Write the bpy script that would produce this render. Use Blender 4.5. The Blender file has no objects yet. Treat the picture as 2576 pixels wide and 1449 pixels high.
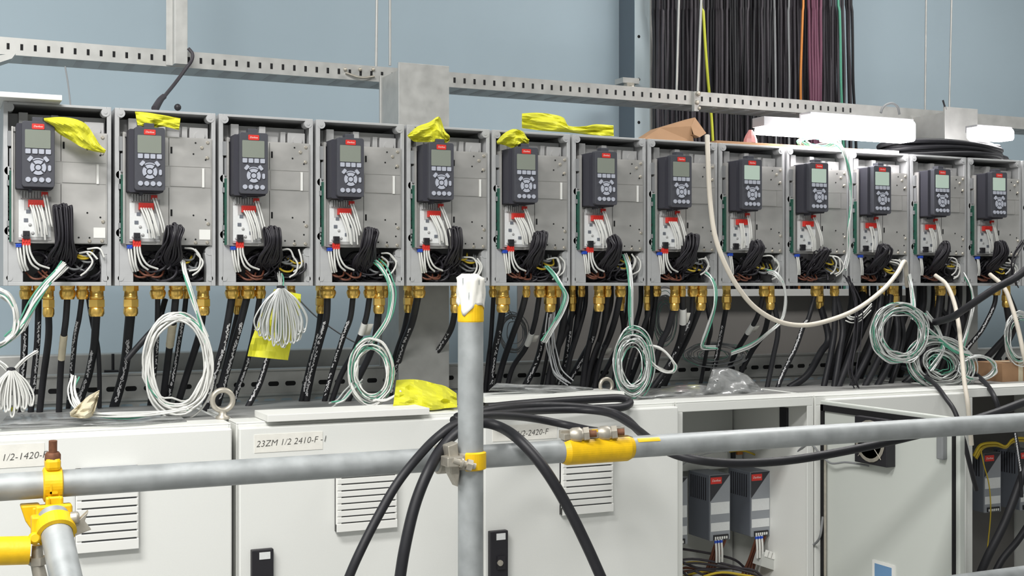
import bpy, math, random
from mathutils import Vector, Matrix
PI = math.pi
# ---------------------------------------------------------------- camera geometry (photo 2576 x 1449)
FPX, CXP, HZN, PHI = 3100.0, 1288.0, 719.0, math.radians(24.97)
CP, SP = math.cos(PHI), math.sin(PHI)
FLOOR = -1.45
DB = 3.03            # plane of the drives' front rims (distance from the camera, into the room)
DC = 2.80            # plane of the cabinet fronts
DH = 2.15            # handrail
DW = 4.10            # back wall
ZT = -0.313          # cabinet tops
def P(px, py, y):
    b = (px-CXP)/FPX; t = y/(CP-b*SP)
    return Vector((t*(SP+b*CP), y, -t*(py-HZN)/FPX))
def PX(px, py, x):
    b = (px-CXP)/FPX; t = x/(SP+b*CP)
    return Vector((x, t*(CP-b*SP), -t*(py-HZN)/FPX))
def PZ(px, py, z):
    t = -z*FPX/(py-HZN); b = (px-CXP)/FPX
    return Vector((t*(SP+b*CP), t*(CP-b*SP), z))
def mpp(px, y):      # metres per pixel across the view
    b = (px-CXP)/FPX
    return y/(CP-b*SP)/FPX
scene = bpy.context.scene
COL = scene.collection
# ---------------------------------------------------------------- materials
def lin(c):
    c = c/255.0
    return c/12.92 if c <= .04045 else ((c+.055)/1.055)**2.4
def rgb(r, g, b): return (lin(r), lin(g), lin(b), 1)
MATS = {}
def mat(name, col, rough=.5, metal=0., var=0., scale=30., bump=0., emit=None, es=0., stretch=None, alpha=1., trans=0., spec=.5, rvar=0.):
    if name in MATS: return MATS[name]
    m = bpy.data.materials.new(name); m.use_nodes = True
    nt = m.node_tree; b = nt.nodes['Principled BSDF']
    b.inputs['Base Color'].default_value = col; b.inputs['Roughness'].default_value = rough
    b.inputs['Metallic'].default_value = metal; b.inputs['Specular IOR Level'].default_value = spec
    b.inputs['Alpha'].default_value = alpha; b.inputs['Transmission Weight'].default_value = trans
    if emit: b.inputs['Emission Color'].default_value = emit; b.inputs['Emission Strength'].default_value = es
    if var or bump or rvar:
        tc = nt.nodes.new('ShaderNodeTexCoord'); mp = nt.nodes.new('ShaderNodeMapping')
        nz = nt.nodes.new('ShaderNodeTexNoise'); nz.inputs['Scale'].default_value = scale; nz.inputs['Detail'].default_value = 5
        nt.links.new(tc.outputs['Object'], mp.inputs['Vector']); nt.links.new(mp.outputs['Vector'], nz.inputs['Vector'])
        if stretch: mp.inputs['Scale'].default_value = stretch
        if var:
            mx = nt.nodes.new('ShaderNodeMix'); mx.data_type = 'RGBA'
            mx.inputs['A'].default_value = tuple(c*(1-var) for c in col[:3])+(1,)
            mx.inputs['B'].default_value = tuple(min(1, c*(1+var)) for c in col[:3])+(1,)
            rp = nt.nodes.new('ShaderNodeMapRange'); rp.inputs['From Min'].default_value = .3; rp.inputs['From Max'].default_value = .7
            nt.links.new(nz.outputs['Fac'], rp.inputs['Value']); nt.links.new(rp.outputs['Result'], mx.inputs['Factor'])
            nt.links.new(mx.outputs['Result'], b.inputs['Base Color'])
        if rvar:
            rp2 = nt.nodes.new('ShaderNodeMapRange'); rp2.inputs['From Min'].default_value = .3; rp2.inputs['From Max'].default_value = .7
            rp2.inputs['To Min'].default_value = max(.02, rough-rvar); rp2.inputs['To Max'].default_value = min(1, rough+rvar)
            nt.links.new(nz.outputs['Fac'], rp2.inputs['Value']); nt.links.new(rp2.outputs['Result'], b.inputs['Roughness'])
        if bump:
            bp = nt.nodes.new('ShaderNodeBump'); bp.inputs['Strength'].default_value = bump; bp.inputs['Distance'].default_value = .01
            nt.links.new(nz.outputs['Fac'], bp.inputs['Height']); nt.links.new(bp.outputs['Normal'], b.inputs['Normal'])
    MATS[name] = m
    return m
M_wall = mat('blue_wall_paint', rgb(166, 183, 193), .8, var=.025, scale=2.5)
M_side = mat('pale_wall_paint', rgb(200, 203, 203), .85)
M_floor = mat('concrete_floor', rgb(140, 140, 138), .8, var=.1, scale=6)
M_ceil = mat('white_ceiling', rgb(225, 225, 222), .9)
M_enc = mat('grey_cast_enclosure', rgb(186, 187, 188), .5, .2, var=.05, scale=40)
M_plate = mat('brushed_aluminium', rgb(203, 201, 198), .36, .6, var=.12, scale=9, rvar=.10, stretch=(1, 1, 1.6))
M_cast = mat('interior_casting', rgb(184, 184, 184), .6, .2)
M_keypad = mat('keypad_plastic', rgb(74, 75, 82), .55, spec=.35)
M_cradle = mat('cradle_plastic', rgb(62, 62, 70), .6, spec=.3)
M_screen = mat('grey_display', rgb(134, 140, 130), .25)
M_screen_pale = mat('emissive_display', rgb(150, 162, 150), .3, emit=rgb(196, 222, 208), es=.32)  # paler copy of the display, slightly emissive
M_btn = mat('keypad_button', rgb(176, 180, 192), .5)
M_red = mat('red_plastic', rgb(214, 52, 44), .45)
M_white = mat('white_plastic', rgb(236, 236, 232), .5)
M_sticker = mat('white_sticker', rgb(226, 228, 228), .5, var=.03, scale=200)
M_blue = mat('blue_plastic', rgb(40, 80, 190), .45)
M_pcb = mat('green_board', rgb(34, 84, 70), .5, var=.2, scale=90)
M_black = mat('black_plastic', rgb(34, 33, 38), .5)
M_hole = mat('black_recess', rgb(20, 20, 22), .9)
M_bwire = mat('black_wire_sheath', rgb(42, 40, 46), .42, spec=.45)
M_cable = mat('black_cable_rubber', rgb(37, 37, 41), .48, var=.12, scale=25, spec=.4)
M_dcable = mat('dark_cable_jacket', rgb(60, 56, 62), .6, var=.12, scale=20)
M_print = mat('white_cable_print', rgb(214, 214, 216), .7)
M_brass = mat('brass', rgb(242, 200, 108), .26, .85, var=.12, scale=60, bump=.05)
M_galv = mat('galvanised_steel', rgb(186, 186, 183), .48, .45, var=.08, scale=28, rvar=.08)
M_pipe = mat('scaffold_tube_steel', rgb(170, 174, 175), .52, .35, var=.18, scale=22, rvar=.1, bump=.03)
M_yel = mat('yellow_paint', rgb(244, 196, 20), .42, var=.10, scale=45, bump=.08)
M_rag = mat('yellow_plastic_film', rgb(218, 216, 52), .6, var=.06, scale=25)
M_tapew = mat('white_masking_tape', rgb(236, 234, 226), .8, var=.04, scale=40, bump=.1)
M_tan = mat('tan_paper_tag', rgb(214, 204, 178), .8, var=.06, scale=50)
M_cab = mat('white_powder_coat', rgb(232, 233, 229), .45, var=.01, scale=300)
M_cabin = mat('cabinet_interior', rgb(196, 198, 194), .55)
M_rust = mat('rusty_bolt', rgb(124, 84, 62), .7, .4, var=.25, scale=120)
M_bolt = mat('zinc_bolt', rgb(186, 180, 168), .45, .6, var=.12, scale=80)
M_card = mat('brown_cardboard', rgb(164, 128, 96), .85, var=.05, scale=30)
M_wwire = mat('white_wire', rgb(222, 222, 218), .42)
M_swire = mat('silver_foil_wire', rgb(216, 218, 216), .3, .5)
M_gwire = mat('green_wire', rgb(84, 158, 132), .5)
M_cream = mat('cream_cable_sheath', rgb(214, 206, 192), .5)
M_ylw = mat('yellow_wire', rgb(206, 178, 48), .5)
M_ygr = mat('yellow_green_wire', rgb(196, 200, 60), .5)
M_brown = mat('brown_wire', rgb(110, 66, 50), .5)
M_purple = mat('maroon_cable', rgb(112, 68, 88), .6)
M_orange = mat('orange_wire', rgb(206, 130, 60), .5)
M_greyw = mat('grey_wire', rgb(134, 136, 138), .5)
M_ink = mat('pencil_ink', rgb(70, 68, 66), .8)
M_unit = mat('grey_drive_case', rgb(108, 113, 122), .5)
M_unitl = mat('grey_drive_front', rgb(150, 154, 160), .5)
M_unitd = mat('dark_drive_badge', rgb(48, 48, 54), .5)
M_film = mat('clear_plastic_film', rgb(222, 224, 224), .18, trans=.75, alpha=.75)
M_lamp = mat('lamp_diffuser', rgb(255, 250, 252), .5, emit=(1, .965, .975, 1), es=26.0)
M_lampb = mat('lamp_housing', rgb(150, 150, 152), .5)
M_panel = mat('grey_backing_sheet', rgb(150, 146, 142), .6, .2, var=.04, scale=5)
M_tint = mat('blue_sticker', rgb(110, 150, 190), .5)
# ---------------------------------------------------------------- mesh builder
def catmull(pts, k=6, closed=False):
    pts = [Vector(p) for p in pts]; n = len(pts)
    if n < 3 and not closed:
        return [pts[0].lerp(pts[-1], i/k) for i in range(k+1)] if n == 2 else pts
    out = []
    rng = n if closed else n-1
    for i in range(rng):
        if closed: p0, p1, p2, p3 = pts[(i-1) % n], pts[i], pts[(i+1) % n], pts[(i+2) % n]
        else:
            p1, p2 = pts[i], pts[i+1]
            p0 = pts[i-1] if i else p1*2-p2
            p3 = pts[i+2] if i+2 < n else p2*2-p1
        for j in range(k):
            t = j/k
            out.append(.5*((2*p1)+(p2-p0)*t+(2*p0-5*p1+4*p2-p3)*t*t+(3*p1-p0-3*p2+p3)*t**3))
    if not closed: out.append(pts[-1])
    return out
class MB:
    def __init__(s): s.v = []; s.f = []
    def add(s, vs, fs, smooth=False, m=0):
        o = len(s.v); s.v.extend([tuple(v) for v in vs])
        for f in fs: s.f.append((tuple(i+o for i in f), smooth, m))
    def box(s, x0, x1, y0, y1, z0, z1, m=0, M=None):
        vs = [Vector((x, y, z)) for z in (z0, z1) for y in (y0, y1) for x in (x0, x1)]
        if M is not None: vs = [M @ v for v in vs]
        s.add(vs, [(0, 2, 3, 1), (4, 5, 7, 6), (0, 1, 5, 4), (2, 6, 7, 3), (0, 4, 6, 2), (1, 3, 7, 5)], False, m)
        return s
    def tube(s, pts, r, n=8, closed=False, m=0, cap=True):
        pts = [Vector(p) for p in pts]; N = len(pts)
        rr = r if isinstance(r, (list, tuple)) else [r]*N
        T = []
        for i in range(N):
            a = pts[(i-1) % N] if (closed or i) else pts[0]; b = pts[(i+1) % N] if (closed or i < N-1) else pts[-1]
            d = b-a; T.append(d.normalized() if d.length > 1e-9 else Vector((0, 0, 1)))
        u = T[0].orthogonal().normalized(); vs = []
        for i in range(N):
            u = (u-T[i]*u.dot(T[i]))
            u = u.normalized() if u.length > 1e-6 else T[i].orthogonal().normalized()
            w = T[i].cross(u)
            for k in range(n):
                a = 2*PI*k/n
                vs.append(pts[i]+(u*math.cos(a)+w*math.sin(a))*rr[i])
        fs = []
        for i in range(N if closed else N-1):
            j = (i+1) % N
            for k in range(n):
                l = (k+1) % n; fs.append((i*n+k, i*n+l, j*n+l, j*n+k))
        s.add(vs, fs, True, m)
        if cap and not closed:
            s.add(vs[:n], [tuple(range(n-1, -1, -1))], False, m); s.add(vs[-n:], [tuple(range(n))], False, m)
        return s
    def cyl(s, p0, p1, r, n=16, m=0): return s.tube([p0, p1], r, n, m=m)
    def lathe(s, c, axis, prof, n=20, m=0, smooth=True, rot=0.):
        # prof: (radius, distance along axis)
        c = Vector(c); a = Vector(axis).normalized(); u = a.orthogonal().normalized(); w = a.cross(u); vs = []
        for r, d in prof:
            for k in range(n):
                t = 2*PI*k/n+rot; vs.append(c+a*d+(u*math.cos(t)+w*math.sin(t))*r)
        fs = []
        for i in range(len(prof)-1):
            for k in range(n):
                l = (k+1) % n; fs.append((i*n+k, i*n+l, (i+1)*n+l, (i+1)*n+k))
        s.add(vs, fs, smooth, m)
        s.add(vs[:n], [tuple(range(n-1, -1, -1))], False, m); s.add(vs[-n:], [tuple(range(n))], False, m)
        return s
    def prism(s, poly, y0, y1, m=0):       # polygon in x,z pushed along y
        n = len(poly); vs = [(x, y0, z) for x, z in poly]+[(x, y1, z) for x, z in poly]
        s.add(vs, [tuple(range(n)), tuple(range(2*n-1, n-1, -1))]+[(i, i+n, (i+1) % n+n, (i+1) % n) for i in range(n)], False, m)
        return s
    def sheet(s, rows, smooth=True, m=0):
        n = len(rows[0]); vs = [p for r in rows for p in r]
        s.add(vs, [(i*n+k, i*n+k+1, (i+1)*n+k+1, (i+1)*n+k) for i in range(len(rows)-1) for k in range(n-1)], smooth, m)
        return s
    def band(s, c, axis, r0, r1, half, a0=0., a1=2*PI, n=24, ref=None, m=0):   # thick ring segment around an axis
        c = Vector(c); a = Vector(axis).normalized(); u = Vector(ref).normalized() if ref else a.orthogonal().normalized()
        u = (u-a*u.dot(a)).normalized(); w = a.cross(u); vs = []
        for i in range(n+1):
            t = a0+(a1-a0)*i/n; d = u*math.cos(t)+w*math.sin(t)
            for r, h in ((r0, -half), (r1, -half*.86), (r1, half*.86), (r0, half)): vs.append(c+d*r+a*h)
        fs = []
        for i in range(n):
            for k in range(4): l = (k+1) % 4; fs.append((i*4+k, i*4+l, i*4+4+l, i*4+4+k))
        fs += [(0, 1, 2, 3), (n*4+3, n*4+2, n*4+1, n*4)]
        s.add(vs, fs, False, m); return s
    def ball(s, c, r, n=10, m=0, sz=1.):
        c = Vector(c); vs = []; fs = []; h = n//2
        for i in range(h+1):
            th = PI*i/h
            for k in range(n):
                ph = 2*PI*k/n; vs.append(c+Vector((r*math.sin(th)*math.cos(ph), r*math.sin(th)*math.sin(ph), r*sz*math.cos(th))))
        for i in range(h):
            for k in range(n): l = (k+1) % n; fs.append((i*n+k, (i+1)*n+k, (i+1)*n+l, i*n+l))
        s.add(vs, fs, True, m); return s
    def mesh_in(s, me, M, m=0):
        s.add([M @ v.co for v in me.vertices], [tuple(p.vertices) for p in me.polygons], False, m); return s
    def mesh(s, name, mats):
        me = bpy.data.meshes.new(name); me.from_pydata(s.v, [], [f[0] for f in s.f])
        for mm in (mats if isinstance(mats, (list, tuple)) else [mats]): me.materials.append(mm)
        for p, f in zip(me.polygons, s.f): p.use_smooth = f[1]; p.material_index = f[2]
        me.update(); return me
    def build(s, name, mats, parent=None, bev=0., solid=0.):
        return put(name, s.mesh(name, mats), parent, bev=bev, solid=solid)
def put(name, me, parent=None, loc=None, bev=0., solid=0.):
    o = bpy.data.objects.new(name, me); COL.objects.link(o)
    if parent: o.parent = parent
    if loc is not None: o.location = loc
    if solid:
        md = o.modifiers.new('thick', 'SOLIDIFY'); md.thickness = solid; md.offset = 0
    if bev:
        md = o.modifiers.new('soft_edges', 'BEVEL'); md.width = bev; md.segments = 2; md.limit_method = 'ANGLE'; md.angle_limit = math.radians(50)
    return o
def tag(o, label=None, cat=None, group=None, kind=None):
    if label: o['label'] = label
    if cat: o['category'] = cat
    if group: o['group'] = group
    if kind: o['kind'] = kind
    return o
def empty(name, loc, label, cat, group=None):
    o = bpy.data.objects.new(name, None); COL.objects.link(o); o.location = loc; o.empty_display_size = .05
    return tag(o, label, cat, group)
def text_mesh(body, size, shear=0., ext=0., spacing=1., off=0.):
    cu = bpy.data.curves.new('lettering', 'FONT'); cu.body = body; cu.size = size; cu.shear = shear; cu.extrude = ext
    cu.align_x = 'CENTER'; cu.align_y = 'CENTER'; cu.space_character = spacing; cu.resolution_u = 3; cu.offset = off
    o = bpy.data.objects.new('lettering', cu); COL.objects.link(o); bpy.context.view_layer.update()
    dg = bpy.context.evaluated_depsgraph_get(); me = bpy.data.meshes.new_from_object(o.evaluated_get(dg), depsgraph=dg)
    bpy.data.objects.remove(o); bpy.data.curves.remove(cu)
    return me
FRONT = Matrix.Rotation(PI/2, 4, 'X')      # text plane turned to face the room
LEFTF = Matrix.Rotation(-PI/2, 4, 'Z') @ FRONT
ORD = ['first', 'second', 'third', 'fourth', 'fifth', 'sixth', 'seventh', 'eighth', 'ninth', 'tenth', 'eleventh', 'twelfth', 'thirteenth', 'fourteenth']
# ---------------------------------------------------------------- camera
cam = bpy.data.cameras.new('camera'); co = bpy.data.objects.new('camera', cam); COL.objects.link(co)
co.location = (0, 0, 0); co.rotation_euler = (PI/2, 0, -PHI)
cam.sensor_width = 36; cam.sensor_fit = 'HORIZONTAL'; cam.lens = FPX/2576*36; cam.shift_y = -(724.5-HZN)/2576; cam.clip_start = .02
scene.camera = co
scene.view_settings.view_transform = 'Standard'; scene.view_settings.look = 'None'; scene.view_settings.gamma = 1
scene.view_settings.exposure = 0.0
# ---------------------------------------------------------------- the room
def struct(name, mb, m): return tag(mb.build(name, m), None, None, None, 'structure')
X0, X1, YF, ZC = -3.2, 6.6, -2.2, 2.3
struct('floor', MB().box(X0-.1, X1+.1, YF-.1, DW+.1, FLOOR-.1, FLOOR), M_floor)
struct('ceiling', MB().box(X0-.1, X1+.1, YF-.1, DW+.1, ZC, ZC+.1), M_ceil)
struct('wall_back', MB().box(X0-.1, X1+.1, DW, DW+.1, FLOOR, ZC), M_wall)
struct('wall_left', MB().box(X0-.1, X0, YF, DW, FLOOR, ZC), M_side)
struct('wall_right', MB().box(X1, X1+.1, YF, DW, FLOOR, ZC), M_side)
struct('wall_front', MB().box(X0, X1, YF-.1, YF, FLOOR, ZC), M_side)
# ---------------------------------------------------------------- light
def area(name, loc, rot, sx, sy, power, col=(1, 1, 1)):
    l = bpy.data.lights.new(name, 'AREA'); l.shape = 'RECTANGLE'; l.size = sx; l.size_y = sy; l.energy = power; l.color = col
    o = bpy.data.objects.new(name, l); COL.objects.link(o); o.location = loc; o.rotation_euler = rot; return o
area('overhead_light', (-.9, 1.2, ZC-.05), (math.radians(8), 0, 0), 1.6, .5, 112, (1, .985, .96))
area('overhead_light', (-.6, -.6, ZC-.05), (math.radians(22), 0, 0), 1.6, .6, 132, (1, .985, .96))
area('overhead_light', (3.3, 2.5, ZC-.05), (math.radians(-6), 0, 0), 1.6, .4, 62, (1, .985, .96))  # added lamp to brighten the right-hand wall, no known fixture there
w = bpy.data.worlds.new('room_ambient'); scene.world = w; w.use_nodes = True
w.node_tree.nodes['Background'].inputs['Color'].default_value = (.5, .55, .6, 1); w.node_tree.nodes['Background'].inputs['Strength'].default_value = .3
# ---------------------------------------------------------------- the drives
WP, HB, DD = .2435, .42, .19
XB = [.13+WP*i for i in range(14)]
logo_txt = text_mesh('Danfoss', .0115, .25)
def m_enclosure():
    b = MB(); t = .005; x0, x1 = .0042, WP-.0042
    b.box(x0, x1, DD-t, DD, 0, HB)                                   # back
    b.box(x0, x0+t, 0, DD-t, 0, HB).box(x1-t, x1, 0, DD-t, 0, HB)    # sides
    b.box(x0+t, x1-t, 0, DD-t, HB-t, HB).box(x0+t, x1-t, 0, DD-t, 0, .007)
    b.box(x0, x0+.010, -.004, 0, 0, HB).box(x1-.010, x1, -.004, 0, 0, HB)   # front rim
    b.box(x0+.010, x1-.010, -.004, 0, HB-.006, HB).box(x0+.010, x1-.010, -.004, 0, 0, .009)
    b.prism([(x0+.010, .009), (.046, .009), (.046, .068), (.042, .078), (.022, .108), (x0+.010, .114)], -.003, .001)
    b.prism([(x0+.010, .009), (.046, .009), (.046, .068), (.042, .078), (.022, .108), (x0+.010, .114)], .001, .05)
    b.prism([(x1-.010, .009), (x1-.022, .009), (x1-.022, .05), (x1-.026, .078), (x1-.012, .1), (x1-.010, .1)], -.002, .03)
    for cx in (x0+.013, x1-.013):
        b.lathe((cx, -.005, HB-.013), (0, 1, 0), [(.010, 0), (.010, .03)], 14)
        b.lathe((cx, -.006, HB-.013), (0, 1, 0), [(.004, 0), (.004, .002)], 8)
        b.lathe((cx, -.004, .018), (0, 1, 0), [(.007, 0), (.007, .01)], 12)
    b.lathe((x0+.012, -.004, .262), (0, 1, 0), [(.010, 0), (.010, .02)], 14)
    b.lathe((x0+.012, -.004, .125), (0, 1, 0), [(.010, 0), (.010, .02)], 14)
    b.lathe((x1-.014, -.003, .085), (0, 1, 0), [(.011, 0), (.011, .02)], 14)
    return b
def m_casting():
    b = MB()
    b.box(.012, .232, .05, .06, .335, .40)
    for x0, x1, z1, y in ((.038, .058, .400, .022), (.108, .124, .397, .018), (.165, .178, .388, .03), (.182, .226, .386, .024)): b.box(x0, x1, y, .06, .338, z1)
    b.box(.06, .105, .034, .05, .345, .378).box(.126, .16, .036, .05, .345, .376)
    b.lathe((.206, .02, .366), (0, 1, 0), [(.012, 0), (.012, .02)], 14)
    return b
def m_plate():
    b = MB(); y0 = -.008
    b.box(.098, .229, y0, .012, .098, .357)
    b.box(.100, .226, y0-.0015, y0, .10, .236)          # lower cover
    b.box(.100, .226, y0-.0015, y0, .287, .354)         # upper cover
    b.box(.100, .128, y0-.0015, y0, .2375, .2855)
    b.box(.130, .204, y0-.003, y0, .239, .284)          # raised hatch
    b.box(.2065, .226, y0-.0015, y0, .2375, .2855)
    b.box(.0205, .098, y0+.004, .012, .098, .357)        # left carrier
    b.box(.0205, .024, -.020, .02, .10, .362)         # bright left edge
    b.box(.022, .05, y0-.002, .004, .352, .362).box(.085, .112, y0-.002, .004, .350, .360)
    for x, z in ((.133, .325), (.133, .175)): b.box(x-.0022, x+.0022, y0-.0022, y0, z-.008, z+.008, 1)
    b.box(.1265, .1277, y0-.0018, y0, .10, .235, 1).box(.1265, .1277, y0-.0018, y0, .288, .354, 1)
    for x, z in ((.19, .345), (.185, .318), (.214, .305), (.185, .17), (.214, .16), (.166, .112), (.19, .112), (.214, .128)):
        b.lathe((x, y0-.0022, z), (0, 1, 0), [(.0022, 0), (.0022, .002)], 8, 1)
    return b
def m_screws():
    out = []
    for x, z in ((.219, .347), (.218, .31), (.220, .15), (.218, .105), (.150, .106), (.19, .104), (.205, .334)):
        out.append(MB().lathe((x, -.0125, z), (0, 1, 0), [(.0028, 0), (.0042, .0012), (.0042, .004)], 10))
    return out
FX0, FX1, FZ0, FZ1, FY = .040, .109, .2225, .370, -.068
def fu(u): return FX0+(FX1-FX0)*u
def fv(v): return FZ1-(FZ1-FZ0)*v
def rounded(x0, x1, z0, z1, r, k=4):
    out = []
    for cx, cz, a in ((x1-r, z1-r, 0), (x0+r, z1-r, 90), (x0+r, z0+r, 180), (x1-r, z0+r, 270)):
        for i in range(k+1):
            t = math.radians(a+90*i/k); out.append((cx+r*math.cos(t), cz+r*math.sin(t)))
    return out
def m_keypad():
    b = MB(); b.prism(rounded(FX0, FX1, FZ0, FZ1, .006)[::-1], FY, FY+.024)
    b.box(FX0+.022, FX0+.045, FY+.006, FY+.03, FZ1-.002, FZ1+.010)
    b.box(FX0+.016, FX0+.022, FY+.02, FY+.05, FZ0-.010, FZ0)
    return b
def m_cradle():
    b = MB(); b.prism(rounded(.029, .1075, .219, .366, .004)[::-1], FY+.016, -.004); return b
def m_screen(): return MB().prism(rounded(fu(.09), fu(.87), fv(.41), fv(.13), .002)[::-1], FY-.0012, FY+.001)
def btns():
    out = []; y0, y1 = FY-.0025, FY+.001
    for u0, u1 in ((.10, .26), (.31, .47), (.51, .67), (.72, .88)): out.append(MB().prism(rounded(fu(u0), fu(u1), fv(.497), fv(.425), .0015, 2)[::-1], y0, y1))
    for u, v, a in ((.245, .575, 50), (.735, .575, -50)):
        c, s = math.cos(math.radians(a)), math.sin(math.radians(a))
        out.append(MB().prism([(fu(u)+x*c-z*s, fv(v)+x*s+z*c) for x, z in rounded(-.0062, .0062, -.004, .004, .0015, 2)][::-1], y0, y1))
    cx, cz = fu(.49), fv(.705)
    def arc(r0, r1, a0, a1, k=7):
        p = [(cx+r1*math.cos(math.radians(a0+(a1-a0)*i/k)), cz+r1*math.sin(math.radians(a0+(a1-a0)*i/k))) for i in range(k+1)]
        p += [(cx+r0*math.cos(math.radians(a1+(a0-a1)*i/k)), cz+r0*math.sin(math.radians(a1+(a0-a1)*i/k))) for i in range(k+1)]
        return p[::-1]
    for a in (0, 90, 180, 270): out.append(MB().prism(arc(.0085, .0168, a-38, a+38), y0, y1))
    out.append(MB().lathe((cx, y0, cz), (0, 1, 0), [(.0058, 0), (.0058, .0035)], 16))
    out.append(MB().prism(arc(.0185, .0212, 55, 125), y0, y1))
    out.append(MB().prism(rounded(fu(.79), fu(.885), fv(.755), fv(.665), .003, 3)[::-1], y0, y1))
    for u in (.185, .39, .595, .80): out.append(MB().lathe((fu(u), y0, fv(.892)), (0, 1, 0), [(.0057, 0), (.0057, .0035)], 16))
    return out
def m_logo():
    b = MB(); b.prism(rounded(fu(.30), fu(.68), fv(.122), fv(.038), .002)[::-1], FY-.0014, FY+.001, 0)
    b.mesh_in(logo_txt, Matrix.Translation((fu(.49), FY-.0019, fv(.080))) @ FRONT @ Matrix.Scale(.52, 4), 1); return b
def m_board():
    b = MB(); b.box(.0165, .0203, -.014, .10, .10, .262)
    rnd = random.Random(3)
    for i in range(16):
        z = .105+.0095*i; b.box(.0140, .0165, -.006+rnd.random()*.012, .012+rnd.random()*.03, z, z+.004+rnd.random()*.004, 1)
    return b
def m_capac():
    return [MB().box(.0125, .0203, -.012, .02, .318, .352), MB().box(.0165, .0203, -.013, .0, .268, .312),
            MB().box(.0115, .0163, -.010, .004, .228, .240), MB().box(.0115, .0163, -.010, .004, .136, .148)]
def m_termplate():
    b = MB(); b.box(.036, .106, -.012, -.003, .105, .205)
    b.box(.036, .048, -.0128, -.012, .11, .196, 1).box(.048, .104, -.0126, -.012, .112, .172, 1)
    for x, z in ((.052, .166), (.047, .146), (.085, .148), (.076, .126)): b.box(x, x+.009, -.0140, -.0125, z, z+.008, 2)
    for i in range(9): b.box(.040+i*.0062, .0432+i*.0062, -.018, -.008, .200, .216, 0)
    b.box(.038, .098, -.013, -.004, .196, .214, 0)
    for x, z in ((.06, .14), (.066, .121), (.092, .118), (.044, .116)): b.lathe((x, -.0155, z), (0, 1, 0), [(.0022, 0), (.0036, .001), (.0036, .003)], 9, 0)
    return b
def m_term(w, h, n):
    b = MB(); b.box(0, w, -.012, 0, 0, h)
    for i in range(n): b.box((i+.25)*w/n, (i+.75)*w/n, -.0135, -.012, h*.45, h*.85)
    return b
def m_gland(longone):
    b = MB()
    if longone:
        b.lathe((0, 0, 0), (0, 0, -1), [(1.05, 0), (1.05, .012)], 6, smooth=False)
        b.lathe((0, 0, 0), (0, 0, -1), [(.90, .012), (.90, .024), (.96, .025), (.96, .030), (.9, .031)], 20)
        b.lathe((0, 0, 0), (0, 0, -1), [(.98, .031), (1.12, .033), (1.12, .050), (.98, .052)], 6, smooth=False, rot=.3)
        b.lathe((0, 0, 0), (0, 0, -1), [(.92, .052), (1.0, .056), (1.0, .066), (.80, .073)], 20)
    else:
        b.lathe((0, 0, 0), (0, 0, -1), [(1.0, 0), (1.0, .006), (.92, .007), (.92, .010)], 20)
        b.lathe((0, 0, 0), (0, 0, -1), [(1.0, .010), (1.06, .012), (1.06, .024), (.96, .028), (.86, .032)], 20)
        b.lathe((0, 0, 0), (0, 0, -1), [(1.12, .014), (1.12, .021)], 6, smooth=False)
    return b
ME = dict(enc=m_enclosure().mesh('enclosure', M_enc), cast=m_casting().mesh('casting', M_cast), plate=m_plate().mesh('cover_plate', [M_plate, M_hole]),
          keypad=m_keypad().mesh('keypad', M_keypad), cradle=m_cradle().mesh('cradle', M_cradle),
          screen=m_screen().mesh('screen', M_screen), screen_pale=m_screen().mesh('screen', M_screen_pale), logo=m_logo().mesh('logo', [M_red, M_white]),
          board=m_board().mesh('circuit_board', [M_pcb, M_hole]), term=m_termplate().mesh('terminal_plate', [M_cast, M_sticker, M_unit]),
          t6=m_term(.034, .016, 6).mesh('terminal', M_red), t2=m_term(.014, .010, 2).mesh('terminal', M_red), t3=m_term(.018, .016, 3).mesh('terminal', M_red),
          tb=m_term(.012, .008, 2).mesh('terminal', M_blue), tk=m_term(.014, .018, 2).mesh('terminal', M_black),
          glint=MB().box(.2050, .2105, -.0125, -.008, .238, .284).mesh('glint_strip', M_white), note=MB().box(.199, .225, -.0108, -.0095, .112, .136).mesh('label', M_white),
          bar=MB().box(-.003, .003, -.004, 0, 0, .10).mesh('bar', M_galv))
SCREWS = [b.mesh('screw', M_bolt) for b in m_screws()]
CLIPS = [b.mesh('clip', M_greyw) for b in m_capac()]
BTN = [b.mesh('button', M_btn) for b in btns()]
GL = {}
def gland_mesh(kind, r):
    k = (kind, round(r*1000))
    if k not in GL:
        b = m_gland(kind == 'l'); b.v = [(x*r, y*r, z) for x, y, z in b.v]; GL[k] = b.mesh('cable_gland', M_brass)
    return GL[k]
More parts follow.
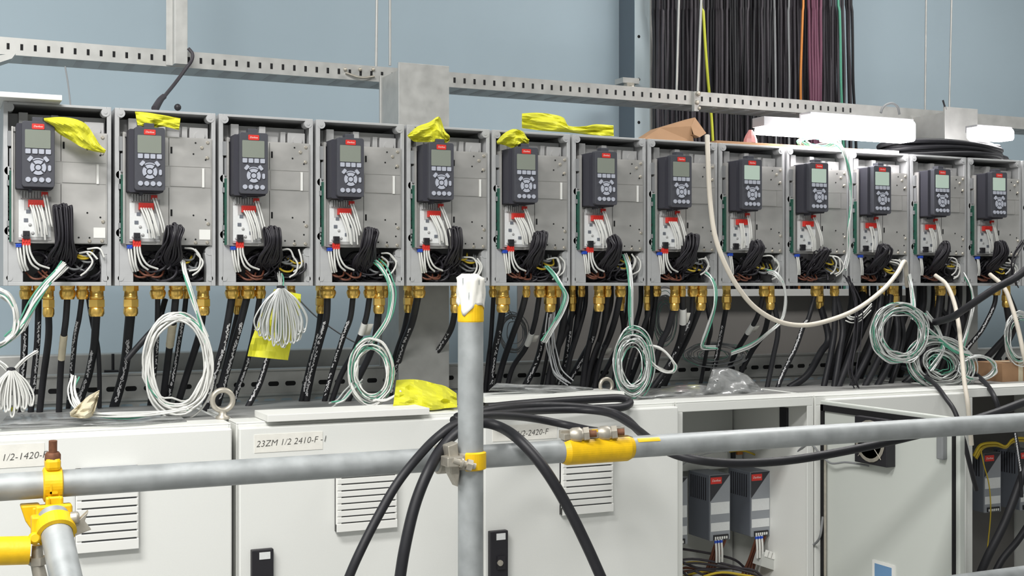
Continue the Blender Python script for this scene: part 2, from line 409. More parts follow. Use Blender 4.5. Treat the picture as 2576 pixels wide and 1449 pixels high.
GLANDS = [
    [(65, 's', 15, 1), (97, 's', 15, 1), (122, 'l', 15, 0), (170, 's', 19, 0), (207, 's', 14, 0), (243, 'l', 20, 0)],
    [(329, 'l', 19, 0), (397, 's', 18, 0), (443, 's', 19, 0), (469, 's', 10, 1), (511, 'l', 17, 0)],
    [(585, 's', 18, 0), (600, 'l', 13, 1), (624, 's', 19, 0), (655, 's', 13, 0), (732, 's', 11, 1)],
    [(808, 'l', 14, 1), (824, 's', 20, 0), (889, 's', 16, 0), (931, 's', 16, 0), (953, 'l', 15, 0), (996, 's', 10, 1)],
    [(1028, 'l', 13, 1), (1053, 's', 17, 0), (1146, 'l', 14, 0)],
    [(1242, 's', 11, 1), (1265, 'l', 17, 0), (1324, 's', 10, 0), (1358, 's', 15, 0), (1384, 'l', 15, 0), (1411, 's', 9, 0)],
    [(1440, 'l', 9, 1), (1463, 's', 9, 1), (1507, 'l', 14, 0), (1528, 's', 10, 0), (1561, 's', 14, 0), (1574, 'l', 10, 1)],
    [(1628, 'l', 9, 1), (1650, 's', 13, 1), (1697, 'l', 13, 0), (1716, 's', 9, 0), (1743, 's', 13, 0), (1763, 'l', 13, 0), (1788, 's', 8, 0)],
    [(1828, 'l', 11, 1), (1922, 's', 13, 0), (1938, 'l', 11, 0), (1962, 's', 9, 0)],
    [(2052, 's', 13, 0), (2092, 'l', 10, 1), (2106, 's', 10, 0), (2127, 's', 12, 0)],
    [(2172, 's', 9, 1), (2218, 's', 8, 0), (2242, 's', 10, 0), (2262, 'l', 11, 0), (2279, 's', 8, 0)],
    [(2366, 's', 12, 0), (2394, 's', 11, 0), (2410, 'l', 8, 1), (2428, 's', 8, 0)],
    [(2506, 's', 11, 0), (2543, 'l', 11, 0), (2564, 's', 9, 0)], []]
GPOS = {}
DLAB = [
    'open grey drive under the white sheet, yellow rag sagging over its cover plate',
    'open grey drive with folded yellow strip above its keypad and small white note',
    'third open grey drive from the left end, above the yellow hanging sheet',
    'fourth open grey drive from the left end, next to the steel column',
    'open grey drive right behind the white-taped scaffold post, pointed yellow rag on top',
    'open grey drive with a small crumpled yellow rag on its keypad',
    'seventh open grey drive from the left end, under the long yellow wrap',
    'open grey drive under the folded brown cardboard',
    'open grey drive just to the right of where the cream cable hangs down',
    'open grey drive under the loose wire coil, striped wires down its right rim',
    'open grey drive directly below the glowing work lamp',
    'open grey drive under the left half of the black cable coil',
    'open grey drive under the right half of the black cable coil',
    'partly seen grey drive cut off at the right edge of the photo']
DRIVES = []
for i in range(14):
    D = empty('motor_drive', (XB[i], DB, 0), DLAB[i], 'motor drive', 'row of open motor drives'); DRIVES.append(D)
    put('enclosure', ME['enc'], D, bev=.0012); put('inner_casting', ME['cast'], D, bev=.001)
    if i < 13:
        pl = put('cover_plate', ME['plate'], D)
        for sm in SCREWS: put('screw', sm, pl)
        if i < 8: put('hatch_edge_glint', ME['glint'], pl)  # white strip stands in for the reflection on the hatch's step edge
        if i < 2: put('paper_note', ME['note'], pl)
        bd = put('circuit_board', ME['board'], D)
        for cm in CLIPS: put('clip', cm, bd)
        kp = put('keypad', ME['keypad'], D, bev=.001); put('cradle', ME['cradle'], kp)
        put('screen', ME['screen_pale'] if i > 7 else ME['screen'], kp); put('logo', ME['logo'], kp)
        for b in BTN: put('button', b, kp)
        put('terminal_plate', ME['term'], D)
        tag(put('terminal_block', ME['t6'], D, (.056, -.012, .180)), 'red terminal block'); tag(put('terminal_block', ME['t2'], D, (.084, -.012, .205)), 'small red terminal block')
        tag(put('terminal_block', ME['tk'], D, (.045, -.012, .107)), 'black terminal block')
        if i < 8: tag(put('terminal_block', ME['t3'], D, (.043, -.008, .092)), 'red terminal block above the wiring space')
        tag(put('terminal_block', ME['tb'], D, (.030, -.006, .088)), 'blue terminal block')
    for g, (px, kind, hw, back) in enumerate(GLANDS[i]):
        yy = DB+(.045 if not back else .115)
        p = P(px, 735, yy); x = min(max(p.x-XB[i], .018), WP-.018)
        r = min(.0195, hw*mpp(px, yy)*.95)
        put('cable_gland', gland_mesh(kind, r), D, (x, yy-DB, 0))
        GPOS[px] = (Vector((XB[i]+x, yy, -.070 if kind == 'l' else -.030)), r, i, g)
# ---------------------------------------------------------------- wiring inside each drive
TOPZ = [.188, .150, .148, .150, .158, .150, .142, .152, .138, .12, .135, .145, .150]
BX = [.130, .126, .125, .125, .122, .120, .114, .120, .110, .105, .104, .106, .106]
for i in range(13):
    rnd = random.Random(50+i)
    Hn = empty('wire_harness', (XB[i], DB-.02, .01), f'black and white wire bundle looped inside the {ORD[i]} drive from the left end', 'wire bundle', 'wire bundles inside the drives')
    inv = Vector((-0.0, .02, -.01))
    def L(x, y, z): return Vector((x, y, z))+inv
    nl = 24 if i not in (4, 9) else 10
    tall = MB(); width = .018 if i < 8 else .012
    for k in range(nl):
        dx = rnd.uniform(-1, 1); x = BX[i]+dx*width; zt = TOPZ[i]-abs(dx)*.006-rnd.random()*.008; y = -.028-rnd.random()*.02
        lean = (.006 if i % 2 else -.004)
        pts = [L(.07+rnd.random()*.10, .05+rnd.random()*.04, .012+rnd.random()*.04), L(BX[i]+.006+dx*.02, .0, .065), L(BX[i]+dx*.016, y+.006, .105), L(x+lean, y, zt-.008),
               L(x+lean+.002, y-.004, zt), L(x+lean+.005, y-.009, zt-.006), L(BX[i]+dx*.016+.004, y-.012, .105), L(BX[i]+dx*.03, -.01, .06), L(.08+rnd.random()*.1, .05, .012+rnd.random()*.03)]
        tall.tube(catmull(pts, 5), .0025, 5)
    tall.build('black_loops', M_bwire, Hn)
    low = MB()
    for k in range(34):
        cx, cz, r, yy = rnd.uniform(.075, .2), rnd.uniform(.03, .066), rnd.uniform(.016, .036), rnd.uniform(.0, .09)
        a0 = rnd.uniform(0, 2*PI); a1 = a0+rnd.uniform(1.6, 4.2)
        pts = []
        for j in range(9):
            a = a0+(a1-a0)*j/8
            pts.append(L(min(max(cx+r*1.15*math.cos(a), .05), .222), yy+.012*math.sin(2*a), min(max(cz+r*math.sin(a), .012), .097)))
        low.tube(catmull(pts, 2), rnd.choice((.0022, .0027, .0034)), 5)
    low.build('black_leads', M_bwire, Hn)
    for name, mm, n in (('brown_leads', M_brown, 3), ('yellow_leads', M_ylw, 2), ('grey_leads', M_greyw, 4)):
        q = MB()
        for k in range(n):
            x = rnd.uniform(.06, .11) if name[0] == 'b' else rnd.uniform(.15, .2); z = rnd.uniform(.02, .03) if name[0] == 'b' else rnd.uniform(.04, .075)
            q.tube(catmull([L(x-.02, .02, z+.01), L(x-.006, -.002, z-.004), L(x+.014, .0, z-.003), L(x+.026, .025, z+.012)], 4), .0026, 5)
        q.build(name, mm, Hn)
    # white sleeved leads from the red blocks
    def lead(pts, r=.0023, m=M_wwire): MB().tube(catmull([L(*p) for p in pts], 5), r, 6).build('white_lead', m, Hn)
    sl = [.012, .02, .018, .02, .026, .024, .02, .022, .006, .024, .008, .014, .016][i]
    for k in range(5 if i < 8 else 3):
        x = .060+.0058*k; e = rnd.uniform(-.002, .003)
        lead([(x, -.026, .184), (x+sl*.35+e, -.030, .165), (x+sl*.8+e, -.031, .138+rnd.uniform(-.006, .004)), (x+sl*1.05+e, -.026, .108+rnd.uniform(-.004, .012))])
    for k in range(2):
        x = .088+.006*k
        lead([(x, -.024, .208), (x+sl*.4, -.03, .18), (x+sl*.9, -.031, .145), (x+sl*1.1, -.028, .128+rnd.uniform(-.01, .01))])
    if i < 8:
        for k in range(3):
            x = .046+.006*k; d = .008+.013*k
            lead([(x, -.018, .094), (x+.001+d*.1, -.016, .072), (x+d*.55, -.014, .050), (x+d*1.3, -.006, .036+.002*k)], .0026)
    for k in range(2):
        x = .033+.006*k
        lead([(x, -.014, .09), (x+.002, -.016, .07), (x+.006, -.014, .05), (x+.012, -.006, .034)], .0024)
    for k in range(3):
        x = .190+.008*k+rnd.uniform(-.012, .008); z = .055-.004*k+rnd.uniform(-.008, .012); m0 = rnd.choice((0, 1, 1, 2))
        pp = [(x-.03, -.002, z+.028), (x-.006, -.012, z+.026), (x+.006, -.014, z+.008), (x, -.012, z-.014), (x-.014, -.004, z-.026)]
        pp = [(a+rnd.uniform(-.004, .004), b_, c+rnd.uniform(-.004, .004)) for a, b_, c in pp]
        lead(pp[:3] if m0 == 0 else pp[1:] if m0 == 1 else pp, .0024)
# ---------------------------------------------------------------- power cables under the drives
# (gland pixel or None, gland kind hint, path pixels, width in px, printed, tag (y0, y1, colour))
CB = [
 (65, [(63, 800), (60, 900), (52, 980), (45, 1042)], 19, 1, None),
 (97, [(96, 800), (93, 870), (84, 960), (77, 1042)], 17, 1, None),
 (122, [(122, 850), (109, 950), (99, 1042)], 18, 0, None),
 (170, [(166, 800), (160, 850), (153, 925), (148, 1042)], 17, 0, (840, 905, 't')),
 (207, [(199, 800), (189, 850), (182, 925), (171, 1030)], 14, 1, None),
 (243, [(238, 860), (232, 900), (221, 950), (204, 1000), (196, 1028)], 21, 1, None),
 (329, [(323, 840), (318, 890), (308, 950), (286, 1018)], 26, 1, None),
 (397, [(396, 800), (394, 850), (389, 925), (376, 1012)], 14, 1, None),
 (443, [(438, 790), (431, 840), (420, 924), (408, 1010)], 19, 0, (812, 872, 't')),
 (469, [(463, 790), (452, 849), (440, 924), (420, 1008)], 14, 1, None),
 (511, [(504, 830), (492, 874), (472, 936), (446, 1008)], 19, 0, None),
 (585, [(575, 800), (560, 874), (537, 948), (515, 1033)], 20, 1, None),
 (600, [(588, 830), (566, 924), (540, 1015)], 14, 0, None),
 (624, [(608, 800), (587, 874), (570, 936), (545, 1026)], 19, 1, None),
 (655, [(645, 800), (634, 861), (617, 924), (599, 973), (583, 1022)], 15, 1, None),
 (732, [(700, 820), (682, 870), (654, 963), (622, 1026)], 16, 1, None),
 (824, [(821, 800), (808, 849), (785, 936), (770, 1014)], 18, 1, None),
 (808, [(798, 849), (778, 924), (757, 1014)], 15, 1, None),
 (889, [(881, 800), (863, 849), (836, 936), (815, 1014)], 15, 1, None),
 (931, [(922, 795), (908, 840), (888, 889), (858, 944), (833, 1014)], 15, 0, (808, 840, 'w')),
 (953, [(944, 850), (927, 899), (897, 960), (872, 1014)], 18, 0, None),
 (1053, [(1036, 812), (1012, 874), (992, 948), (982, 990)], 19, 1, None),
 (1028, [(1016, 830), (999, 880), (975, 960), (966, 990)], 14, 0, None),
 (1146, [(1134, 829), (1099, 886), (1062, 929), (1034, 956)], 16, 1, None),
 (1242, [(1235, 849), (1229, 899), (1219, 962)], 12, 0, None),
 (1265, [(1256, 830), (1242, 899), (1231, 962)], 18, 1, None),
 (1324, [(1312, 782), (1291, 839), (1266, 911), (1246, 965)], 17, 0, None),
 (1358, [(1345, 812), (1323, 874), (1290, 924), (1272, 965)], 14, 0, (836, 872, 'w')),
 (1384, [(1369, 837), (1350, 911), (1313, 967)], 18, 1, None),
 (1411, [(1402, 790), (1385, 849), (1360, 966)], 10, 0, None),
 (1440, [(1432, 840), (1418, 924), (1398, 965)], 13, 1, None),
 (1463, [(1449, 824), (1440, 874), (1415, 936), (1400, 965)], 15, 0, None),
 (1507, [(1490, 849), (1465, 899), (1418, 955)], 17, 1, None),
 (1528, [(1518, 824), (1490, 911), (1466, 966)], 17, 0, None),
 (1561, [(1548, 800), (1530, 854), (1505, 905), (1478, 967)], 17, 0, (870, 902, 'w')),
 (1574, [(1568, 840), (1540, 900), (1500, 968)], 13, 0, None),
 (1628, [(1626, 824), (1615, 880), (1580, 972)], 13, 0, None),
 (1650, [(1641, 812), (1627, 900), (1602, 978)], 15, 0, None),
 (1697, [(1680, 829), (1664, 861), (1635, 950), (1612, 985)], 17, 0, None),
 (1716, [(1718, 800), (1712, 850), (1688, 910), (1640, 980)], 17, 0, (776, 818, 'w')),
 (1763, [(1730, 849), (1698, 911), (1668, 975)], 16, 0, None),
 (1743, [(1738, 800), (1718, 850), (1680, 930), (1652, 980)], 13, 1, None),
 (1788, [(1788, 820), (1782, 861), (1770, 924), (1762, 968)], 11, 0, None),
 (1828, [(1818, 824), (1808, 874), (1788, 955)], 14, 1, None),
 (1922, [(1904, 799), (1877, 844), (1845, 899), (1820, 945)], 13, 0, (814, 842, 'w')),
 (1938, [(1922, 837), (1890, 886), (1850, 945)], 14, 0, None),
 (1962, [(1957, 824), (1945, 899), (1929, 978)], 13, 0, None),
 (2052, [(2034, 800), (2022, 819), (2002, 874), (1972, 936), (1955, 978)], 12, 1, None),
 (2092, [(2084, 849), (2065, 886), (2030, 944), (1985, 976)], 18, 0, None),
 (2106, [(2100, 819), (2092, 880), (2072, 975)], 16, 0, None),
 (2127, [(2120, 819), (2112, 890), (2098, 976)], 16, 0, None),
 (2172, [(2160, 819), (2140, 890), (2108, 976)], 18, 0, None),
 (2218, [(2205, 830), (2180, 900), (2142, 974)], 17, 0, None),
 (2242, [(2232, 830), (2212, 900), (2175, 974)], 16, 0, None),
 (2262, [(2258, 840), (2240, 910), (2206, 972)], 16, 0, None),
 (2279, [(2272, 830), (2262, 900), (2240, 968)], 13, 0, None),
 (2366, [(2358, 800), (2340, 870), (2300, 940), (2275, 966)], 18, 0, None),
 (2394, [(2388, 800), (2372, 870), (2330, 945), (2305, 965)], 16, 0, None),
 (2410, [(2404, 830), (2386, 880), (2352, 962)], 12, 0, None),
 (2428, [(2420, 800), (2404, 860), (2372, 960)], 12, 0, None),
 (2506, [(2500, 770), (2470, 830), (2432, 880), (2396, 958)], 12, 1, None),
 (2543, [(2538, 830), (2510, 870), (2460, 920), (2420, 956)], 17, 0, None),
 (2564, [(2556, 800), (2540, 850), (2505, 905), (2470, 950)], 16, 0, None)]
COUNTS = {}
for gp, path, wpx, printed, tg in CB:
    g0, r0, di, gi = GPOS[gp]
    r = wpx*mpp(gp, DB+.06)/2*.97
    r = min(r, r0*.98)
    ex, ey = path[-1]
    end = PZ(ex, ey, ZT-.004)
    ye = min(max(end.y, 2.90), 3.33)
    end = P(ex, ey, ye); 
    n = len(path); pts = [g0+Vector((0, 0, .012))]
    for k, (a, b) in enumerate(path[:-1]):
        t = (b-735)/(ey-735); t = t*t*(3-2*t)
        pts.append(P(a, b, g0.y+(ye-g0.y)*t))
    end.z = ZT-.004; pts.append(end)
    cu = catmull(pts, 8)
    xs = sorted(q[0] for q in GLANDS[di]); no = xs.index(gp)
    lab = f"black cable from the {ORD[no]} brass gland under the {ORD[di]} drive from the left end"
    if tg: lab = f"black cable with a {'white' if tg[2] == 'w' else 'tan'} tape band from the {ORD[no]} gland under the {ORD[di]} drive"
    c = tag(MB().tube(cu, r, 10).build('power_cable', M_cable), lab, 'cable', 'cables running down from the drives')
    rnd = random.Random(gp)
    if printed:
        q = MB(); L = len(cu); side = rnd.choice((-.35, 0, .35)); k0 = int(L*.28)
        for j in range(k0, L-3):
            a, b = cu[j], cu[j+1]; T = (b-a).normalized(); view = (-a).normalized(); view = (view-T*view.dot(T)).normalized(); sd = T.cross(view)
            for s_ in range(2):
                if rnd.random() < .12: continue
                t = (s_+rnd.random()*.3)/2; o = a.lerp(b, t)
                for e in range(2):
                    ang = side+rnd.uniform(-.28, .28); tilt = rnd.uniform(-1, 1)*.6
                    d = view*math.cos(ang)+sd*math.sin(ang); w1 = (T*math.cos(tilt)+view.cross(T)*math.sin(tilt)).normalized(); w2 = w1.cross(d)
                    ce = o+d*(r*1.012); l, h = rnd.uniform(.0026, .0052), rnd.uniform(.0007, .0015)
                    q.add([ce-w1*l-w2*h, ce+w1*l-w2*h, ce+w1*l+w2*h, ce-w1*l+w2*h], [(0, 1, 2, 3)])
        q.build('printed_lettering', M_print, c)
    if tg:
        sel = [p for p in cu if tg[0] <= HZN-p.z/(p.x*SP+p.y*CP)*FPX <= tg[1]]
        if len(sel) > 1:
            MB().tube(sel, [r*(1.12+.05*(k % 2)) for k in range(len(sel))], 10).build('tape_band', M_tan if tg[2] == 't' else M_white, c)
            if tg[2] == 'w':
                m = sel[len(sel)//2]; T = (sel[-1]-sel[0]).normalized()
                MB().sheet([[m-T*.018+Vector((r, 0, 0)), m-T*.018+Vector((r+.016, -.004, 0))], [m+T*.018+Vector((r, 0, 0)), m+T*.018+Vector((r+.016, -.004, 0))]]).build('tape_flag', M_tapew, c, solid=.0012)
rnd = random.Random(77)
def rear(px, ex, ey, y0, w):
    pts = [P(px, 722, y0), P(px-2, 770, y0), P(px+(ex-px)*.35, 835, y0+.03), P(px+(ex-px)*.75, 905, y0+.06)]; e = P(ex, ey, 3.26); e.z = ZT+.0015; pts.append(e); pts[0].z = .004
    return MB().tube(catmull(pts, 6), w*mpp(px, y0)/2, 9).build('power_cable', M_cable)
for k in range(15):
    px = 2140+21*k+rnd.uniform(-6, 6)
    tag(rear(px, px-rnd.uniform(40, 85), 968, 3.13+rnd.uniform(0, .05), rnd.uniform(12, 17)), 'black cable in the crowded rear row below the drives under the lamp', 'cable', 'rear row of black cables on the right')
for k in range(9):
    px = 1425+27*k+rnd.uniform(-6, 6)
    tag(rear(px, px-rnd.uniform(35, 75), 966, 3.14+rnd.uniform(0, .05), rnd.uniform(12, 17)), 'black cable in the dark rear row around the silvery green tangled coil', 'cable', 'rear row of black cables around the tangled coil')
# a few cables that do not start at a visible gland
def cable(name, pix, wpx, m, label, cat='cable', ref=None, n=10, group=None, k=8):
    pts = [P(a, b, y) for a, b, y in pix]
    r = wpx*mpp(pix[len(pix)//2][0], pix[len(pix)//2][2])/2 if ref is None else ref
    o = MB().tube(catmull(pts, k), r, n).build(name, m); tag(o, label, cat, group); return o
cable('power_cable', [(416, 752, 3.13), (397, 812, 3.12), (366, 850, 3.1), (336, 884, 3.1), (318, 905, 3.1)], 15, M_cable, 'black cable slanting left behind the large white wire ring')
cable('power_cable', [(220, 735, 3.15), (232, 810, 3.17), (246, 875, 3.2), (250, 950, 3.24), (250, 1025, 3.27)], 12, M_cable, 'thin black cable standing behind the long gland of the first drive')
cable('hanging_wire', [(735, 735, 3.7), (800, 800, 3.7), (895, 862, 3.7), (990, 890, 3.7)], 4, M_greyw, 'thin grey wire sagging against the blue wall behind the cables')
# ---------------------------------------------------------------- columns, tray, ladder, sheet, struts
def column(pxl, pxr, ptop, pxs, label):
    yf = 3.26; a = P(pxl, ptop, yf); b = P(pxr, ptop, yf); w = b.x-a.x; dep = .17; top = a.z
    C = empty('steel_column', (a.x, yf, FLOOR), label, 'column', 'steel columns behind the drives'); h = top-FLOOR
    MB().box(0, w, 0, .009, 0, h).build('front_flange', M_galv, C, bev=.001)
    MB().box(0, w, dep-.009, dep, 0, h-.012).build('rear_flange', M_galv, C, bev=.001)
    MB().box(w*.5-.004, w*.5+.004, .009, dep-.009, 0, h-.006).box(.004, .009, .009, dep-.009, 0, h-.02).build('web', M_galv, C)
    m = MB()
    for zz in (.25, 1.7, 1.78): m.lathe((w*.42, -.002, zz), (0, 1, 0), [(.004, 0), (.004, .003)], 8)
    m.build('bolt_holes', M_hole, C)
    return C
column(1003, 1130, 156, 948, 'galvanised steel column standing behind the fourth and fifth drives')
column(2377, 2460, 268, 2335, 'galvanised steel column behind the glowing work lamp')
# cable tray
TY = 3.46
zt = P(0, 92, TY).z; zb = P(0, 136, TY).z
tr = empty('cable_tray', (-.35, TY, zb), 'long perforated galvanised tray hanging along the whole wall above the drives', 'cable tray')
b = MB(); Lx = 4.6
LL = -2.6; Lx = 6.9; b.box(LL, Lx, 0, .0015, 0, zt-zb).box(LL, Lx, .0015, .004, zt-zb-.002, zt-zb).box(LL, Lx, .0015, .13, -.0, .0015).box(LL, Lx, .13, .1315, 0, .03)
s = b
for i in range(100):
    x = .02+.033*i
    s.box(x-.0035, x+.0035, -.0006, .0004, .014, .030, 1)
for i in range(70): s.box(.03+.0655*i, .05+.0655*i, .02, .11, -.0008, .0002, 2)
b.build('tray_body', [M_galv, M_hole, M_cast], tr)
s = MB()
for px in (868, 905, 938): p = P(px, 175, TY); s.ball((p.x+.35, -.003, p.z-zb), .006, 8)
s.tube(catmull([(P(868, 180, TY).x+.35, -.006, .018), (P(905, 192, TY).x+.35, -.012, .006), (P(940, 184, TY).x+.35, -.006, .014)], 5), .0035, 6)
s.build('bolts', M_bolt, tr)
# hangers
def rod(px0, py0, px1, py1, y, r, label, m=M_galv):
    a, b2 = P(px0, py0, y), P(px1, py1, y)
    d = (a-b2).normalized(); a = b2+d*((ZC-b2.z)/max(d.z, .2)) if py0 <= 0 else a
    t = MB().tube([a, b2], r, 8)
    return tag(t.build('threaded_rod', m), label, 'rod', 'threaded rods hanging from the ceiling')
rod(948, 0, 946, 175, TY+.02, .0042, 'first of two thin rods hanging to the tray beside the column')
rod(981, 0, 981, 165, TY+.10, .0042, 'second of two thin rods hanging to the tray beside the column')
rod(2330, 0, 2327, 290, TY+.1, .0034, 'thin rod hanging to the tray above the lamp, nearer the cable bundle')
rod(2394, 0, 2388, 275, TY+.1, .0034, 'thin rod hanging behind the top of the lamp-side column')
rod(1708, 0, 1702, 236, TY+.06, .0042, 'thin pale rod hanging in front of the black cables, first from the ladder rail')
rod(1764, 0, 1755, 245, TY-.012, .0046, 'pale threaded rod hanging to the clamp on the tray')
p = P(1752, 250, TY-.009)
cl = empty('tray_clamp', p, 'small bolted clamp on the tray at the foot of the pale rod', 'clamp')
MB().box(-.012, .006, -.006, .010, -.04, .025).build('clamp_plate', M_galv, cl, bev=.001)
MB().ball((0, -.010, .018), .009, 10).ball((-.004, -.010, -.012), .008, 10).ball((.006, -.008, -.03), .006, 8).build('nut', M_bolt, cl)
a = P(441, 160, TY-.05); b2 = P(472, 160, TY-.05)
hb = empty('hanger_bar', (a.x, TY-.05, a.z), 'flat galvanised bar dropping from the ceiling to the tray', 'hanger')
MB().box(0, b2.x-a.x, 0, .006, 0, ZC-a.z).box(-.018, 0, .035, .041, 0, ZC-a.z).box(-.002, .004, .004, .04, 0, ZC-a.z).build('bar', M_galv, hb, bev=.001)
cable('strap', [(474, 122, TY-.06), (484, 135, TY-.065), (482, 152, TY-.065), (468, 172, TY-.062), (440, 210, TY-.09), (412, 245, 3.25), (398, 270, 3.2), (390, 290, 3.16)], 9, M_dcable, 'dark strap looped round the hanger bar and running down behind the drives', 'strap', k=5)
cable('strap_end', [(412, 243, 3.235), (402, 252, 3.21), (388, 273, 3.16)], 15, M_dcable, 'thick dark sleeve at the lower end of the strap', 'sleeve')
cable('rod_stub', [(164, 168, 3.35), (171, 210, 3.3), (177, 262, 3.25), (180, 300, 3.222)], 4, M_greyw, 'short bent grey rod sticking up behind the first drive', 'rod')
MBp = MB().ball(P(447, 270, 3.14), .009, 10); tag(MBp.build('cap_nut', M_black), 'small dark round nut on top of the second drive', 'nut')
# angle bracket at the far left end of the tray
MB_ = MB().prism([(P(-10, 138, 3.40).x, P(-10, 140, 3.40).z), (P(40, 134, 3.40).x, P(40, 134, 3.40).z), (P(30, 146, 3.40).x, P(30, 147, 3.40).z), (P(-10, 158, 3.40).x, P(-10, 160, 3.40).z)], 3.40, 3.462)
tag(MB_.build('tray_bracket', M_galv), 'folded galvanised bracket under the left end of the tray', 'bracket')
# vertical cable ladder
la = P(1597, 300, 3.98); lb = P(1640, 300, 3.98)
ld = empty('cable_ladder', (la.x, 3.98, -.9), 'vertical blue-grey cable ladder on the wall carrying the black cables', 'cable ladder')
lw = lb.x-la.x; LH = ZC+.9
MB().box(0, lw-.010, 0, .003, 0, LH).build('rail', mat('ladder_steel', rgb(188, 202, 208), .5, .15), ld)
tag(MB().box(lw-.010, lw, -.006, .03, 0, LH).build('rail_edge', M_galv, ld), 'pale folded edge of the rail')
MB().box(.82, .83, 0, .05, 0, LH).build('rail', M_galv, ld)
for k in range(9): MB().box(.006, .83, .05, .075, .2+.34*k, .235+.34*k).build('rung', M_galv, ld)
s = MB()
for py in (92, 200, 308): q = P(1607, py, 3.98); s.lathe((q.x-la.x, -.001, q.z+.9), (0, 1, 0), [(.006, 0), (.006, .002)], 10)
s.build('rail_holes', M_hole, ld)
q = P(1578, 203, 3.95)
jb = empty('wall_fixing', q, 'small grey bolted bracket fixing the ladder rail to the wall', 'bracket')
MB().box(-.03, .04, -.02, .04, -.012, .008).build('bracket_plate', M_galv, jb); MB().box(-.018, .012, -.03, -.005, -.05, -.012).ball((.002, -.03, -.03), .012, 8).build('bolt', M_bolt, jb)
tag(MB().box(0, .004, .003, .118, 0, LH).build('shaded_rail_side', mat('ladder_side_shade', rgb(96, 108, 118), .7), ld), 'side face of the rail with shade put into its colour')  # dark blue-grey colour stands in for the shade beside the rail
# hanging cables
rnd = random.Random(11)
def hang(px0, px1, y, r, m, label, group=None, n=6):
    pts = []
    for j in range(7):
        t = j/6; py = -60+(470+60)*t
        px = px0+(px1-px0)*t+rnd.uniform(-1.5, 1.5); pts.append(P(px, py, y+.01*math.sin(t*5+px0)))
    top = pts[0].copy(); top.z = ZC-.002; pts = [top]+pts
    end = pts[-1].copy(); end.z = -.75; end.x -= rnd.uniform(-.02, .05)
    return tag(MB().tube(catmull(pts+[end], 3), r, n).build('hanging_cable', m), label, 'cable', group)
for k in range(74):
    px = 1646+k*6.78; g = 0 if px < 2060 else (px-2060)/90
    hang(px+rnd.uniform(-2, 2), px+rnd.uniform(-5, 5)+g*14, 3.90+rnd.uniform(-.03, .02), rnd.uniform(.0052, .0068), rnd.choice((M_dcable, M_dcable, M_cable)),
         'black cable in the dense curtain hanging from the ceiling on the wall ladder', 'black cables hanging down the wall ladder')
for k in range(62):
    px = 1645+k*7.2
    hang(px, px+rnd.uniform(-3, 3), 3.955, .0068, M_dcable, 'black cable in the dense curtain hanging from the ceiling on the wall ladder', 'black cables hanging down the wall ladder')
hang(1762, 1802, 3.84, .0055, M_ygr, 'bright yellow-green wire slanting across the black cable curtain')
hang(2020, 2010, 3.845, .005, M_orange, 'orange wire in the hanging cable curtain, beside the maroon ones')
for k, px in enumerate((2034, 2042, 2049, 2056, 2064)): hang(px, px+10-2*k, 3.845, .0062, M_purple, 'maroon cable hanging in the curtain beside the orange wire', 'maroon cables in the curtain')
hang(1984, 1986, 3.85, .0046, M_greyw, 'pale grey cable hanging alone, left of the maroon cables')
hang(1948, 1952, 3.85, .0046, M_greyw, 'pale grey cable hanging where the curtain parts')
hang(2108, 2126, 3.85, .0055, M_gwire, 'green cable near the loose right edge of the curtain')
# grey backing sheet behind the right half of the cables
z1 = P(1900, 745, 3.62).z; xa, xb = P(1640, 745, 3.62).x, P(2442, 745, 3.62).x
bs = empty('backing_sheet', (xa, 3.62, -.9), 'plain grey metal sheet standing behind the cables under the right-hand drives', 'metal sheet')
MB().box(0, xb-xa, 0, .004, 0, z1+.9).build('sheet', M_panel, bs)
tag(MB().box(0, xb-xa, -.03, .004, z1+.9, z1+.925).build('top_highlight', M_white, bs, bev=.001), 'top edge strip with the light on it put into its white')  # white strip stands in for light caught along the sheet's top edge
z1 = P(1400, 740, 3.75).z; xa2, xb2 = P(1302, 740, 3.75).x, P(1640, 740, 3.75).x+.3
tag(MB().box(xa2, xb2, 3.75, 3.755, -.9, z1+.1).build('backing_sheet', M_panel), 'brownish grey sheet behind the cables between the scaffold post and the plain sheet', 'metal sheet')
# slotted strut and rear beam behind the cabinets
z0 = P(700, 1030, 3.40).z; z2 = P(700, 928, 3.40).z
st = empty('slotted_strut', (-.3, 3.40, z0), 'long slotted steel channel lying behind the cabinets below the drives', 'strut'); H = z2-z0
sm_ = MB().box(-2.6, 6.8, 0, .003, 0, H).box(-2.6, 6.8, -.008, 0, H*.36, H*.42).box(-2.6, 6.8, -.006, 0, H*.96, H).box(-2.6, 6.8, .003, .05, H-.003, H); s = sm_; s2 = sm_
for i in range(92):
    x = .03+.048*i
    s.prism(rounded(x, x+.030, H*.58, H*.58+.013, .006), -.0006, .0004, 1)
    s2.prism(rounded(x-.012, x+.020, H*.17, H*.17+.012, .006), -.0006, .0004, 2)
sm_.build('channel', [M_galv, M_hole, M_wall], st)
z0 = P(700, 930, 3.55).z; z2 = P(700, 881, 3.55).z
tag(MB().box(-2.9, P(1000, 800, 3.55).x, 3.55, 3.62, z0, z2).build('support_beam', M_galv, bev=.003), 'plain grey beam behind the slotted channel, left of the column', 'beam')
tag(MB().box(-2.9, P(960, 800, 3.5).x, 3.50, 3.54, z0-.02, z0).build('gap_shade_strip', M_dcable), 'dark strip painted as shade in the gap between the beam and the slotted channel', 'shade strip')  # dark strip painted in for the shade between beam and channel
q = P(283, 915, 3.5); tag(MB().tube([P(284, 890, 3.49), P(284, 936, 3.49)], .004, 6).tube([P(262, 936, 3.47), P(298, 936, 3.47)], .006, 6).build('beam_bolt', M_black), 'black bolt standing in front of the grey beam', 'bolt')
